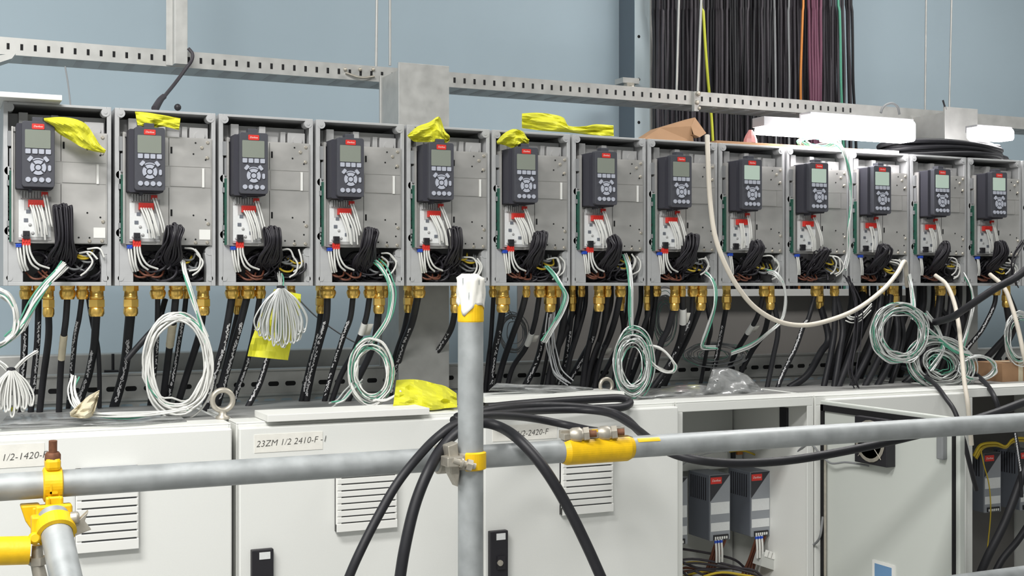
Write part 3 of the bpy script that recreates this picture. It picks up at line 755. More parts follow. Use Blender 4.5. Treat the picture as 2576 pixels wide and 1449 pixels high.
# ---------------------------------------------------------------- cabinets
M_top = mat('dusty_grey_plate', rgb(150, 150, 148), .6, .15, var=.12, scale=14)
CX = [(-.02, .606), (.618, 1.219), (1.226, 1.797), (1.801, 2.262), (2.268, 2.838), (2.846, 3.46)]
CDEP = .52
def lettering(b, body, size, at, m, shear=.15, roll=0., off=0.): b.mesh_in(text_mesh(body, size, shear, off=-size*off), Matrix.Translation(at) @ FRONT @ Matrix.Rotation(roll, 4, 'Z'), m)
CL = ['white cabinet at the left end marked 1/2-1420-F', 'white cabinet marked 23ZM 1/2 2410-F', 'white cabinet marked 1/2-2420-F behind the scaffold post',
      'open white cabinet with grey drive units inside, its door swung out', 'white cabinet hidden behind the swung-out door', 'open dark cabinet at the right edge with yellow wires inside']
def body(i, open_):
    x0, x1 = CX[i]; t = .0015
    C = empty('control_cabinet', (x0, DC, FLOOR), CL[i], 'cabinet', 'row of white control cabinets'); w = x1-x0; h = ZT-FLOOR; y0 = .022
    b = MB()
    b.box(0, w, y0, CDEP, h-.004, h).box(0, .004, y0, CDEP, 0, h-.004).box(w-.004, w, y0, CDEP, 0, h-.004).box(.004, w-.004, CDEP-.004, CDEP, 0, h-.004).box(.004, w-.004, y0, CDEP-.004, 0, .01)
    b.box(.004, w-.004, y0, y0+.003, h-.028, h-.004).box(.004, .022, y0, y0+.003, .01, h-.028).box(w-.022, w-.004, y0, y0+.003, .01, h-.028)
    b.build('cabinet_body', M_cab, C, bev=.0015)
    tag(MB().box(.012, w-.012, .11, CDEP-.012, h, h+.0012).build('gland_plate', M_top, C), 'dull grey gland plate')
    return C, w, h
def grille(dr, px0, px1, py0, py1, x0):
    a = P(px0, py0, DC-.01); c = P(px1, py1, DC-.01); w = c.x-a.x; H = a.z-c.z; n = 9
    b = MB(); X = a.x-x0; Z = c.z-FLOOR; y = -.018
    b.box(X, X+w, y+.010, 0, Z, Z+H, 1).box(X, X+w, y, y+.010, Z, Z+H*.12).box(X, X+.012, y+.002, 0, Z, Z+H).box(X+w-.004, X+w, y+.002, 0, Z, Z+H)
    step = H*.88/n
    for k in range(n): b.box(X+.002, X+w-.002, y, y+.011, Z+H*.12+step*k+step*.22, Z+H*.12+step*(k+1))
    b.build('vent_grille', [M_white, M_unit], dr, bev=.0008)
def lock(dr, px0, px1, py0, x0):
    a = P(px0, py0, DC-.01); c = P(px1, py0, DC-.01); w = c.x-a.x; X = a.x-x0; Z = a.z-FLOOR
    lk = MB().box(X, X+w, -.016, 0, Z-.19, Z).build('swing_lock', M_black, dr, bev=.002)
    MB().box(X+w*.34, X+w*.84, -.0172, -.016, Z-.022, Z-.006).build('maker_label', M_sticker, lk)
    b = MB().box(X+w*.36, X+w*.82, -.020, -.016, Z-.095, Z-.062).lathe((X+w*.5, -.024, Z-.078), (0, 1, 0), [(w*.15, 0), (w*.15, .006)], 14, 1)
    b.build('lock_barrel', [M_black, M_bolt], lk)
for i, (gr, lk, txt) in enumerate([((190, 348, 1180, 1378), None, (-14, 112, 1120, 1172, '1/2-1420-F', 60, 1148, .0205)),
                                   ((845, 997, 1172, 1325), (632, 687, 1384), (640, 812, 1094, 1130, '23ZM 1/2 2410-F -1', 734, 1111, .0205)),
                                   ((1412, 1540, 1130, 1285), (1231, 1276, 1337), (1240, 1402, 1072, 1102, '1/2-2420-F', 1338, 1089, .0205))]):
    C, w, h = body(i, False); x0 = CX[i][0]
    dr = MB().box(.002, w-.002, -.0, .020, .02, h-.010).build('door', M_cab, C, bev=.004)
    grille(dr, *gr, x0)
    if lk: lock(dr, *lk, x0)
    a = P(txt[0], txt[2], DC-.002); c = P(txt[1], txt[3], DC-.002); q = P(txt[5], txt[6], DC-.002)
    b = MB().box(a.x-x0, c.x-x0, -.0012, 0, c.z-FLOOR, a.z-FLOOR); lettering(b, txt[4], txt[7], (q.x-x0, -.0018, q.z-FLOOR), 1, .25, math.radians(1.5), .012)
    tag(b.build('tape_strip', [M_tapew, M_ink], dr), f'masking tape strip with handwriting {txt[4]}')
# open cabinet
C4, w4, h4 = body(3, True); x4 = CX[3][0]
tag(MB().box(.012, w4-.012, .40, .403, .02, h4-.05).build('mounting_plate', M_cabin, C4), 'grey mounting plate')
dr = empty('door', (w4+.001, 0, 0), None, None); dr.parent = C4
dd = .53; xi = 0.
MB().box(.002, .020, -dd, -.004, .02, h4-.012).build('door_panel', mat('dimmed_door_inside', rgb(205, 209, 203), .5), dr, bev=.003)  # door colour darkened to stand in for the weaker light falling on it
b = MB(); zt4 = h4-.022
b.box(-.004, .002, -dd+.012, -.012, zt4-.017, zt4).box(-.004, .002, -.024, -.012, .03, zt4).box(-.004, .002, -dd+.012, -dd+.020, .03, zt4).build('door_seal', M_hole, dr)
fa, fb = PX(2170, 1100, CX[3][1]), PX(2250, 1175, CX[3][1])
yc = (fa.y+fb.y)/2-DC; zc = fb.z-FLOOR+.062
b = MB().box(-.028, .002, yc-.062, yc+.062, zc-.062, zc+.062)
b.build('fan_housing', M_black, dr, bev=.002)
b = MB()
for r in (.014, .024, .034, .044, .054): b.lathe((-.031, yc, zc), (1, 0, 0), [(r, 0), (r+.0018, 0), (r+.0018, .002), (r, .002)], 24)
for a in (45, 135): 
    c, s = math.cos(math.radians(a))*.062, math.sin(math.radians(a))*.062; b.tube([(-.031, yc-c, zc-s), (-.031, yc+c, zc+s)], .0014, 5)
b.lathe((-.030, yc, zc), (1, 0, 0), [(.013, 0), (.013, .003)], 18)
b.build('fan_guard', M_bolt, dr)
p = PX(2372, 1125, CX[3][1]); b = MB().box(-.014, .002, p.y-DC-.012, p.y-DC+.010, p.z-FLOOR-.03, p.z-FLOOR+.03); b.build('door_latch', M_greyw, dr, bev=.003)
p = PX(2222, 1434, CX[3][1]); b = MB().box(-.0015, .002, p.y-DC-.042, p.y-DC+.042, p.z-FLOOR-.045, p.z-FLOOR+.02).box(-.0022, -.0015, p.y-DC-.032, p.y-DC+.032, p.z-FLOOR-.03, p.z-FLOOR+.012, 1)
b.build('door_sticker', [M_white, M_tint], dr)
MB().tube([(-.006, -.035, .1), (-.006, -.035, h4-.1)], .004, 6).build('door_rod', M_bolt, dr)
# drive units in cabinets
def unit(px0, px1, pys, py0, py1, yf, label, group='grey drive units in the open cabinets', dep=.115):
    a = P(px0, py0, yf); c = P(px1, py1, yf); w = c.x-a.x; H = a.z-c.z
    U = empty('drive_unit', (a.x, yf, c.z), label, 'drive unit', group)
    MB().box(0, w, .004, dep, 0, H).build('case', M_unit, U, bev=.002)
    b = MB().box(.001, w-.001, 0, .004, 0, H)
    b.box(.003, w-.003, -.0008, 0, H*.40, H*.58, 1).box(.003, w-.003, -.0008, 0, H*.14, H*.27, 1)
    b.build('front_cover', [M_unitl, M_sticker], U)
    b = MB().prism([(.001, H*.60), (.001, H*.995), (w-.001, H*.995)], -.0012, 0); b.build('corner_badge', M_unitd, U)
    b = MB().box(w*.02, w*.56, -.002, -.0012, H*.865, H*.965); lettering(b, 'Danfoss', w*.13, (w*.29, -.0026, H*.915), 1, .25); b.build('logo', [M_red, M_white], U)
    b = MB().box(w*.16, w*.88, -.004, 0, H*.01, H*.085); 
    for k in range(6): b.box(w*(.2+.11*k), w*(.27+.11*k), -.0046, -.004, H*.02, H*.06, 1)
    b.build('terminal_strip', [M_black, M_white], U)
    b = MB()
    for k in range(8): b.box(-.0006, .0, .02+.011*k, .025+.011*k, H*.60, H*.95)
    b.build('side_vents', M_unitd, U)
    return U, a.x, w, c.z
us = [unit(1662, 1730, 0, 1205, 1368, 3.02, 'grey drive unit half hidden by the edge of the closed cabinet door'),
      unit(1786, 1837, 0, 1196, 1356, 3.02, 'middle grey drive unit in the open cabinet, three white wires below it'),
      unit(1889, 1937, 0, 1188, 1346, 3.02, 'grey drive unit next to the inner side wall of the open cabinet'),
      unit(2476, 2518, 0, 1141, 1286, 3.02, 'grey drive unit in the dark right-hand cabinet under the yellow wires'),
      unit(2566, 2606, 0, 1134, 1280, 3.02, 'grey drive unit cut off by the right edge of the photo')]
for k, (ui, nm) in enumerate(((1, 'below the middle drive unit'), (2, 'below the drive unit next to the side wall'))):
    U, ux, uw, uz = us[ui]
    for j in range(3):
        b = MB().tube(catmull([(ux+uw*(.2+.14*j), 3.012, uz+.004), (ux+uw*(.2+.14*j), 3.008, uz-.03), (ux+uw*(.22+.14*j), 3.01, uz-.062)], 4), .0034, 7)
        o = tag(b.build('white_wire', M_wwire), f'{ORD[j]} of the three short white wires {nm}', 'wire', f'white wires {nm}')
        MB().tube([(ux+uw*(.2+.14*j), 3.012, uz+.002), (ux+uw*(.2+.14*j), 3.0115, uz-.006)], .0042, 7).build('blue_ferrule', M_blue, o)
    b = MB()
    for j in range(4): b.tube(catmull([(ux+uw*(.3+.15*j), 3.02, uz-.002), (ux+uw*(.3+.13*j), 3.06, uz-.08), (ux+uw*(.2+.2*j), 3.1, uz-.16), (ux+uw*.5, 3.12, uz-.26)], 4), .0042, 6)
    tag(b.build('wire_bundle', M_brown), f'brown wires dropping {nm}', 'wires')
MB_ = empty('junction_box', P(1800, 1180, 3.15), 'pale junction box with yellow wires at the top of the open cabinet', 'box')
MB().box(-.14, .045, 0, .04, .0, .075).build('box_body', M_cab, MB_, bev=.002)
MB().box(.045, .10, .0, .05, -.03, .09).build('box_side', M_cabin, MB_, bev=.002); MB().box(.055, .066, -.012, 0, .03, .055).build('terminal', M_black, MB_); MB().box(.075, .095, -.008, 0, .04, .06).build('terminal', M_orange, MB_)
cable('control_wire', [(1835, 1136, 3.12), (1870, 1134, 3.08), (1905, 1146, 3.10)], 5, M_ylw, 'short yellow wire arching over the junction box', 'wire')
cable('control_wire', [(1700, 1180, 2.99), (1750, 1150, 2.99), (1800, 1137, 3.0), (1826, 1136, 3.05)], 3, M_greyw, 'thin grey wire curving across the top of the open cabinet', 'wire')
cable('control_wire', [(1955, 1130, 3.1), (1972, 1146, 3.0), (1995, 1150, 2.93), (2015, 1128, 2.87), (2040, 1118, 2.83), (2062, 1140, 2.77), (2090, 1165, 2.72), (2130, 1163, 2.66), (2185, 1172, 2.58)], 5, M_greyw, 'grey fan lead running from the open cabinet across to its door', 'wire')
cable('control_wire', [(1935, 1330, 3.16), (1985, 1342, 3.0), (2010, 1362, 2.92), (2040, 1372, 2.84), (2062, 1352, 2.78), (2070, 1300, 2.77)], 6, M_greyw, 'grey conduit loop at the lower hinge side of the open cabinet', 'wire')
fanb = empty('cabinet_fan', P(2010, 1050, 2.93), 'small black fan at the top of the open cabinet', 'fan')
MB().box(-.045, .04, 0, .035, -.03, .03).build('fan_frame', M_black, fanb, bev=.002); MB().lathe((.0, -.002, 0), (0, 1, 0), [(.022, 0), (.022, .003)], 18).ball((.022, -.003, .012), .007, 8).build('fan_hub', M_bolt, fanb)
p = P(1985, 1420, 3.0); dm = Matrix.Translation(p) @ Matrix.Rotation(math.radians(20), 4, 'Y')
b = MB().box(-.10, .10, 0, .04, -.03, .012, M=dm)
for k in range(14): b.box(-.096+.0138*k, -.088+.0138*k, -.003, .003, .0, .02, 1, M=dm)
tag(b.build('wiring_duct', [M_cabin, M_white]), 'grey slotted wiring duct lying at the bottom of the open cabinet', 'duct')
p0, p1 = P(1700, 1482, 2.98), P(1935, 1482, 2.98); b = MB(); rnd = random.Random(5)
for name, mm, n, nm in (('yellow_wires', M_ylw, 9, 'tangle of yellow wires along the bottom of the open cabinet'), ('brown_wires', M_brown, 9, 'brown wires under the drive units of the open cabinet'), ('dark_wires', M_dcable, 7, 'dark wires crossing the lower part of the open cabinet')):
    b = MB()
    for k in range(n):
        z = p0.z+rnd.uniform(-.05, .02); y = rnd.uniform(2.95, 3.1)
        if name[0] == 'd': pts = [(p0.x+rnd.uniform(0, .05), y, z+.09), (p0.x+.1, y, z+.07+rnd.uniform(-.02, .02)), (p1.x-.06, y, z+.04), (p1.x, y, z)]
        else: pts = [(p0.x, y, z), (p0.x+.09+rnd.random()*.05, y-.01, z+rnd.uniform(-.01, .03)), (p1.x-.1, y+.01, z+rnd.uniform(-.02, .02)), (p1.x, y, z-.02)]
        b.tube(catmull(pts, 5), .0038, 6)
    tag(b.build(name[:-1]+'_tangle', mm), nm, 'wires')
# hidden neighbour and right-hand dark cabinet
C5, w5, h5 = body(4, False)
MB().box(.03, w5-.014, -.0, .020, .02, h5-.010).build('door', M_cab, C5, bev=.004)
C6, w6, h6 = body(5, True)
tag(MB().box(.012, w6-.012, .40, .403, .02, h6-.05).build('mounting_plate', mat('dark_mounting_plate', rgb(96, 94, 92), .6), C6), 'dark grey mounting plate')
b = MB(); rnd = random.Random(8)
for k in range(11):
    y = rnd.uniform(2.96, 3.08); o = rnd.uniform(-5, 5)
    b.tube(catmull([P(2452+o, 1150+o, y), P(2470+o, 1122+o, y), P(2505, 1117+o, y), P(2530, 1124+o*.6, y), P(2548, 1108+o, y), P(2580, 1106+o, y), P(2620, 1125+o, y)], 4), .003, 6)
tag(b.build('yellow_wire_bundle', M_ylw), 'yellow wires draped over the drive units in the dark right-hand cabinet', 'wires')
cable('control_wire', [(2466, 1122, 2.98), (2474, 1165, 2.97), (2488, 1220, 2.97), (2492, 1290, 2.98), (2484, 1380, 3.0)], 3, M_ylw, 'single thin yellow wire hanging in front of a grey drive unit', 'wire')
cable('thick_cable', [(2600, 1120, 2.78), (2560, 1230, 2.79), (2525, 1320, 2.80), (2485, 1400, 2.82), (2455, 1470, 2.84)], 22, M_cable, 'thick black cable slanting across the dark right-hand cabinet')
cable('thick_cable', [(2600, 1300, 2.83), (2560, 1360, 2.85), (2520, 1410, 2.87), (2490, 1470, 2.88)], 18, M_cable, 'second thick black cable low in the dark right-hand cabinet')
c = cable('power_cable', [(2552, 1085, 2.72), (2562, 1130, 2.72), (2566, 1185, 2.73), (2570, 1250, 2.74)], 9, M_cable, 'printed black cable hanging in front of the dark right-hand cabinet')
q = MB(); rnd = random.Random(4)
for k in range(16):
    m = P(2554+.9*k, 1092+6*k, 2.7135); l = rnd.uniform(.003, .005); q.add([m+Vector((-.003, 0, -l)), m+Vector((.003, 0, -l*.6)), m+Vector((.0025, 0, l)), m+Vector((-.003, 0, l))], [(0, 1, 2, 3)])
q.build('printed_lettering', M_print, c)
# ---------------------------------------------------------------- scaffold
zr = P(0, 1226, DH).z; xs, xe = -2.9, 6.3; RR = .0222
jx = P(1497, 1100, DH).x
tag(MB().tube([(xs, DH, zr), (jx, DH, zr)], RR, 28).build('scaffold_tube', M_pipe), 'grey scaffold handrail tube from the left edge to the yellow sleeve', 'scaffold tube')
tag(MB().tube([(jx+.002, DH, zr), (xe, DH, zr)], RR, 28).build('scaffold_tube', M_pipe), 'grey scaffold handrail tube from the yellow sleeve to the right edge', 'scaffold tube')
tag(MB().tube([(-2.9, DH, P(2576, 1447, DH).z), (xe, DH, P(2576, 1447, DH).z)], RR, 24).build('scaffold_tube', M_pipe), 'lower scaffold tube peeking in at the bottom right corner', 'scaffold tube')
# sleeve coupler
xa, xb = P(1412, 1120, DH).x, P(1586, 1100, DH).x; xc = (xa+xb)/2
S = empty('sleeve_coupler', (xc, DH, zr), 'yellow painted sleeve coupler with two bolts joining the handrail tubes', 'coupler'); hl = (xb-xa)/2
b = MB().band((0, 0, 0), (1, 0, 0), RR+.0006, RR+.0052, hl, math.radians(-118), math.radians(118), 26, ref=(0, -.5, -.85)); b.build('lower_shell', M_yel, S)
b = MB().band((0, 0, 0), (1, 0, 0), RR+.0006, RR+.0045, hl*.96, math.radians(-52), math.radians(52), 14, ref=(0, .5, .85))
b.box(-hl, hl*.55, -.012, .004, RR+.0005, RR+.013).box(-hl, hl*.86, .004, .012, RR+.003, RR+.019); b.build('upper_shell', M_tapew if 0 else M_bolt, S, bev=.0015)
b = MB().box(-hl*.1, hl*.3, -.006, .006, RR+.012, RR+.017); b.build('paint_patch', M_yel, S, bev=.001)
for k, dx in enumerate((-hl*.52, hl*.28)):
    b = MB().lathe((dx-.012, -.010, RR+.010), (.85, -.42, .1), [(.0125, -.010), (.0150, -.004), (.0150, .010), (.012, .013), (.012, .016)], 12)
    b.lathe((dx+.003, -.017, RR+.0115), (.85, -.42, .1), [(.0142, 0), (.0142, .011)], 6, smooth=False); b.build('nut', M_bolt, S)
    MB().cyl((dx+.010, -.020, RR+.0125), (dx+.026, -.028, RR+.013), .0068, 10).build('bolt_end', M_rust, S)
MB().band((P(1622, 1095, DH).x-xc, 0, 0), (1, 0, 0), RR+.0003, RR+.0006, .026, math.radians(-14), math.radians(10), 6, ref=(0, -.75, .66)).build('paint_smear', M_yel, S)
# vertical post
pv = P(1184, 1000, 2.088); zt = P(1184, 700, 2.088).z; RV = .0235
V = empty('scaffold_post', (pv.x, pv.y, FLOOR), 'upright scaffold post with white taped top standing in front of the cabinets', 'scaffold post')
MB().tube([(0, 0, 0), (0, 0, zt-FLOOR)], RV, 28).build('post_tube', M_pipe, V)
zy0, zy1 = P(1184, 810, 2.088).z-FLOOR, P(1184, 765, 2.088).z-FLOOR
tag(MB().band((0, 0, (zy0+zy1)/2), (0, 0, 1), RV, RV+.0008, (zy1-zy0)/2, n=28).build('painted_band', M_yel, V), 'yellow painted band')
rnd = random.Random(2); rows = []; N = 36; ztop = P(1184, 693, 2.088).z-FLOOR; zlo = P(1184, 782, 2.088).z-FLOOR
for j in range(12):
    row = []; t = j/11
    for k in range(N+1):
        a = 2*PI*k/N; a_ = a % (2*PI)
        low = zlo + .020*abs(math.sin(a*1.5+.6))-.012*max(0, math.cos(a-4.2))
        z = low+(ztop-low)*min(1, t*1.12) if t < .9 else ztop+.003*math.sin(a*3)
        r = RV+.0016+.0014*math.sin(a*5+t*7)+.0012*math.sin(a*9-t*4) if t < .9 else (RV*.7 if t < .99 else 0.0005)
        row.append(Vector((r*math.cos(a), r*math.sin(a), z)))
    rows.append(row)
tag(MB().sheet(rows).build('tape_wrap', M_tapew, V, solid=.0008), 'crumpled white tape wrap')
# clamp between post and handrail
zc = P(1184, 1158, 2.088).z
K = empty('scaffold_clamp', (pv.x, pv.y, zr), 'small clamp tying the upright post to the handrail, yellow on one side', 'clamp'); dz = zc-zr
tag(MB().band((0, 0, dz), (0, 0, 1), RV+.0005, RV+.0052, .017, math.radians(-70), math.radians(90), 18, ref=(.45, -.9, 0)).build('clamp_band', M_yel, K), 'yellow painted half')
MB().band((0, 0, dz), (0, 0, 1), RV+.0005, RV+.005, .016, math.radians(75), math.radians(290), 18, ref=(.45, -.9, 0)).build('clamp_band', M_bolt, K)
b = MB().box(-.058, -.026, -.030, .004, dz-.006, dz+.012).prism([(-.05, dz+.03), (-.03, dz+.036), (-.026, dz-.02), (-.03, dz-.046), (-.044, dz-.02)], -.012, .016); b.build('clamp_body', M_bolt, K, bev=.002)
b = MB().cyl((-.046, -.027, dz+.006), (-.006, -.036, dz-.006), .0058, 10).lathe((-.022, -.033, dz-.002), (.94, -.2, -.28), [(.011, 0), (.011, .010)], 6, smooth=False).lathe((-.033, -.031, dz+.002), (.94, -.2, -.28), [(.009, 0), (.009, .004)], 12)
b.build('clamp_bolt', M_bolt, K)
MB().band((-.03, DH-pv.y, 0), (1, 0, 0), RR+.0005, RR+.005, .014, n=22).build('rail_band', M_bolt, K)
# left clamp, inclined tube and yellow tube
hx = P(132, 1215, DH).x
A = empty('swivel_clamp', (hx, DH, zr), 'yellow swivel clamp on the handrail with a rusty bolt sticking up', 'clamp')
MB().band((0, 0, 0), (1, 0, 0), RR+.0005, RR+.006, .0155, math.radians(-150), math.radians(110), 26, ref=(0, -1, 0)).build('rail_band', M_yel, A)
b = MB().box(-.013, -.006, -.036, -.020, -.066, -.016).box(.007, .014, -.036, -.020, -.066, -.016).box(-.013, .014, -.030, -.020, -.040, -.016).box(-.032, .03, -.016, .014, -.052, -.034).prism([(-.05, -.03), (-.02, -.03), (-.012, -.056), (-.03, -.075), (-.042, -.056)], -.014, .014); b.build('clamp_body', M_yel, A, bev=.003)
MB().box(-.012, .012, -.020, .016, RR+.001, RR+.022).build('bolt_seat', M_yel, A, bev=.006)
b = MB().lathe((0, -.006, RR+.018), (0, -.1, 1), [(.0125, 0), (.0125, .009), (.010, .013)], 14).cyl((0, -.008, RR+.028), (0, -.010, RR+.050), .0068, 10); b.build('bolt', M_rust, A)
MB().lathe((0, -.030, -.052), (0, -1, 0), [(.006, 0), (.006, .004), (.003, .006)], 10).build('hinge_pin', M_yel, A)
b = MB().prism(rounded(-.006, .006, -.012, -.008, .001, 2), -RR-.0066, -RR-.005).prism([(-.006, -.012), (-.003, -.012), (-.003, .004), (-.006, .004)], -RR-.0066, -RR-.005); b.build('cast_mark', M_yel, A)
q0 = P(136, 1312, 2.06); q1 = P(176, 1500, 1.93); ax = (q1-q0).normalized(); q1 = q0+ax*1.0
tag(MB().tube([q0-ax*.012, q1], .0235, 26).build('scaffold_tube', M_pipe), 'short grey scaffold tube dropping from the yellow swivel clamp at the left', 'scaffold tube')
B = empty('ring_clamp', q0, 'open yellow ring clamp round the grey dropping tube at the left', 'clamp')
MB().band(ax*.016, ax, .0240, .0300, .013, math.radians(-125), math.radians(125), 26, ref=(0, -1, 0)).build('ring_band', M_yel, B)
b = MB().box(-.034, -.020, -.016, .010, -.024, .012).box(-.026, .028, .008, .022, -.02, .024); b.build('clamp_body', M_yel, B, bev=.003)
b = MB().lathe((.024, -.016, .006), (1, -.2, .1), [(.010, 0), (.010, .010), (.007, .012)], 8).prism([(.022, -.01), (.05, .016), (.044, .0), (.054, -.014), (.03, -.022)], -.018, -.004); b.build('wing_nut', M_bolt, B, bev=.001)
MB().lathe((-.030, -.02, -.02), (0, -1, .2), [(.010, 0), (.010, .006), (.006, .009)], 12).build('hinge_pin', M_yel, B)
y0, y1 = P(-120, 1389, 2.04), P(74, 1384, 2.04)
tag(MB().tube([y0, y1], .0218, 24).build('scaffold_tube', M_yel), 'bright yellow scaffold tube end poking in at the lower left', 'scaffold tube')
e = P(94, 1420, 2.05); g = P(112, 1500, 2.04)
b = MB().tube([e+Vector((0, 0, .03)), e, g], [.008, .010, .012], 10).lathe(e+Vector((0, 0, .012)), (0, 0, -1), [(.014, 0), (.014, .012)], 6, smooth=False)
tag(b.build('hanging_bolt', M_bolt), 'shiny grey bolt hanging under the yellow tube end', 'bolt')
# ---------------------------------------------------------------- thick cables over the handrail
cable('thick_cable', [(868, 1475, 2.06), (900, 1400, 2.06), (945, 1310, 2.07), (1000, 1215, 2.08), (1060, 1140, 2.10), (1105, 1095, 2.13), (1150, 1066, 2.20), (1230, 1044, 2.40), (1330, 1034, 2.58), (1440, 1031, 2.64), (1530, 1040, 2.58), (1592, 1072, 2.45), (1645, 1112, 2.33)], 22, M_cable, 'thick black cable draped over the handrail, outermost loop on the left')
cable('thick_cable', [(1003, 1475, 2.06), (1018, 1380, 2.06), (1044, 1270, 2.07), (1080, 1180, 2.085), (1120, 1115, 2.125), (1165, 1078, 2.17), (1212, 1064, 2.19), (1262, 1076, 2.17), (1312, 1112, 2.10), (1370, 1180, 2.06), (1425, 1270, 2.05), (1475, 1370, 2.04), (1522, 1475, 2.03)], 27, M_cable, 'thickest black cable arching over the handrail on both sides of the post')
cable('thick_cable', [(1140, 1058, 2.25), (1210, 1046, 2.30), (1280, 1046, 2.4), (1350, 1054, 2.48), (1420, 1068, 2.48), (1500, 1084, 2.40), (1560, 1082, 2.4)], 20, M_cable, 'black cable passing behind the sleeve coupler bolts')
cable('thick_cable', [(1150, 1050, 2.35), (1240, 1030, 2.45), (1330, 1021, 2.6), (1430, 1022, 2.65), (1520, 1032, 2.66), (1572, 1052, 2.62), (1608, 1085, 2.5), (1650, 1118, 2.36), (1700, 1144, 2.28), (1780, 1161, 2.24), (1880, 1165, 2.22), (2000, 1156, 2.21), (2150, 1130, 2.20), (2300, 1096, 2.195), (2420, 1064, 2.195), (2500, 1040, 2.195), (2576, 1012, 2.195), (2660, 985, 2.2)], 23, M_cable, 'long black cable sagging below the handrail and rising to the right edge')
cable('thick_cable', [(1225, 1026, 2.77), (1300, 1018, 2.79), (1400, 1010, 2.80), (1500, 1004, 2.81), (1560, 1002, 2.815), (1584, 1012, 2.80), (1566, 1024, 2.77), (1500, 1028, 2.76), (1400, 1030, 2.74), (1250, 1036, 2.72)], 21, M_cable, 'black cable doubled back in a flat loop on the cabinet edge')
cable('thick_cable', [(2600, 660, 2.6), (2560, 695, 2.62), (2500, 728, 2.68), (2430, 775, 2.76), (2390, 800, 2.84), (2330, 815, 3.0)], 19, M_cable, 'thick black cable slanting in from the right edge across the last drives')
cable('thick_cable', [(2270, 925, 3.1), (2310, 938, 2.98), (2350, 965, 2.86), (2378, 1000, 2.77), (2404, 1040, 2.72), (2425, 1110, 2.70), (2440, 1170, 2.71), (2456, 1232, 2.74)], 12, M_cable, 'black cable bent over the edge of the cabinets near the right side')
cable('thick_cable', [(2440, 930, 3.0), (2475, 960, 2.88), (2498, 992, 2.78), (2512, 1030, 2.76), (2520, 1070, 2.77)], 13, M_cable, 'short black cable bent over the edge of the last cabinet')
# ---------------------------------------------------------------- cream cables
cable('cream_cable', [(1779, 340, 2.98), (1781, 400, 2.965), (1786, 500, 2.955), (1798, 590, 2.93), (1822, 660, 2.91), (1856, 722, 2.9), (1900, 774, 2.9), (1960, 809, 2.9), (2025, 818, 2.9), (2095, 803, 2.9), (2160, 775, 2.9), (2220, 730, 2.91), (2255, 690, 2.93), (2275, 658, 2.96), (2280, 690, 2.99), (2282, 720, 3.02)], 12, M_cream, 'cream cable hanging in a wide loop from the top of a drive')
cable('cream_cable', [(2352, 692, 3.0), (2380, 715, 2.96), (2400, 760, 2.92), (2412, 820, 2.88), (2418, 880, 2.85), (2426, 960, 2.80), (2434, 1010, 2.77), (2440, 1070, 2.765), (2444, 1120, 2.765)], 11, M_cream, 'cream cable running down past the wire coils and over the cabinet edge')
cable('cream_cable', [(2490, 690, 2.99), (2525, 722, 2.93), (2545, 770, 2.9), (2562, 830, 2.87), (2575, 890, 2.85), (2590, 950, 2.84)], 11, M_cream, 'cream cable leaving the photo at the right edge beside the cardboard box')
# ---------------------------------------------------------------- loose wire coils
def strand(b, path, r, jit, rnd, n=5, k=4, m=0):
    off = Vector((rnd.gauss(0, jit), rnd.gauss(0, jit*.6), rnd.gauss(0, jit)))
    pts = [Vector(p)+off+Vector((rnd.gauss(0, jit*.35), rnd.gauss(0, jit*.3), rnd.gauss(0, jit*.35))) for p in path]
    b.tube(catmull(pts, k), r, n, m=m)
def coil(label, tail, cxy, rx, ry, y, ns, ng, seed, wr=.0016, spread=.13, mm=None, knot=None, rot=0., cat='wire coil'):
    rnd = random.Random(seed); E = empty('wire_coil', P(cxy[0], cxy[1]+ry, y), label, cat, 'white wire coils below the drives'); base = E.location
    for nm, cnt, m in (('white_strands', ns, mm or M_wwire), ('green_strands', ng, M_gwire)):
        if not cnt: continue
        b = MB()
        for s in range(cnt):
            f = 1+rnd.uniform(-spread, spread*.7); dx, dy = rnd.gauss(0, rx*.05), rnd.gauss(0, ry*.04); a0 = rnd.uniform(0, 2*PI)
            pts = []
            for j in range(14):
                a = a0+2*PI*j/14; u, v = rx*f*math.cos(a), ry*f*math.sin(a)
                u, v = u*math.cos(rot)-v*math.sin(rot), u*math.sin(rot)+v*math.cos(rot)
                pts.append(P(cxy[0]+dx+u+rnd.gauss(0, rx*.03), cxy[1]+dy+v+rnd.gauss(0, ry*.03), y+.012*math.sin(a*2+s))-base)
            b.tube(catmull(pts, 3, True), wr*(1 if nm[0] == 'w' else .6), 5, True)
        if tail:
            for s in range(max(3, cnt//2)):
                strand(b, [P(px, py, yy)-base for px, py, yy in tail], wr, .0032, rnd)
        b.build(nm, m, E)
    if knot:
        kb = MB(); kp = P(*knot)-base; kb.band(kp, (.2, 0, 1), .006, .0085, .004, n=14); kb.build('cable_tie', M_black, E)
    return E
coil('large loose ring of white wires hanging from the second drive', [(462, 660, 3.02), (466, 685, 2.99), (478, 725, 2.96), (492, 770, 2.955), (505, 810, 2.955), (520, 850, 2.955)], (447, 915), 80, 120, 2.955, 17, 1, 21, .0026, .12)
coil('white and green wire coil hanging from the fourth drive', [(942, 655, 3.02), (960, 672, 2.98), (978, 705, 2.95), (985, 745, 2.945), (975, 800, 2.945), (950, 840, 2.945), (928, 866, 2.945)], (935, 937), 48, 72, 2.945, 12, 6, 22, .0021, .28, knot=(926, 866, 2.945))
coil('silvery green tangled coil hanging from the seventh drive', [(1572, 640, 3.02), (1582, 670, 2.98), (1588, 720, 2.95), (1588, 780, 2.945), (1590, 836, 2.945)], (1592, 915), 42, 74, 2.945, 15, 6, 23, .0021, .42, M_swire, knot=(1594, 846, 2.945))
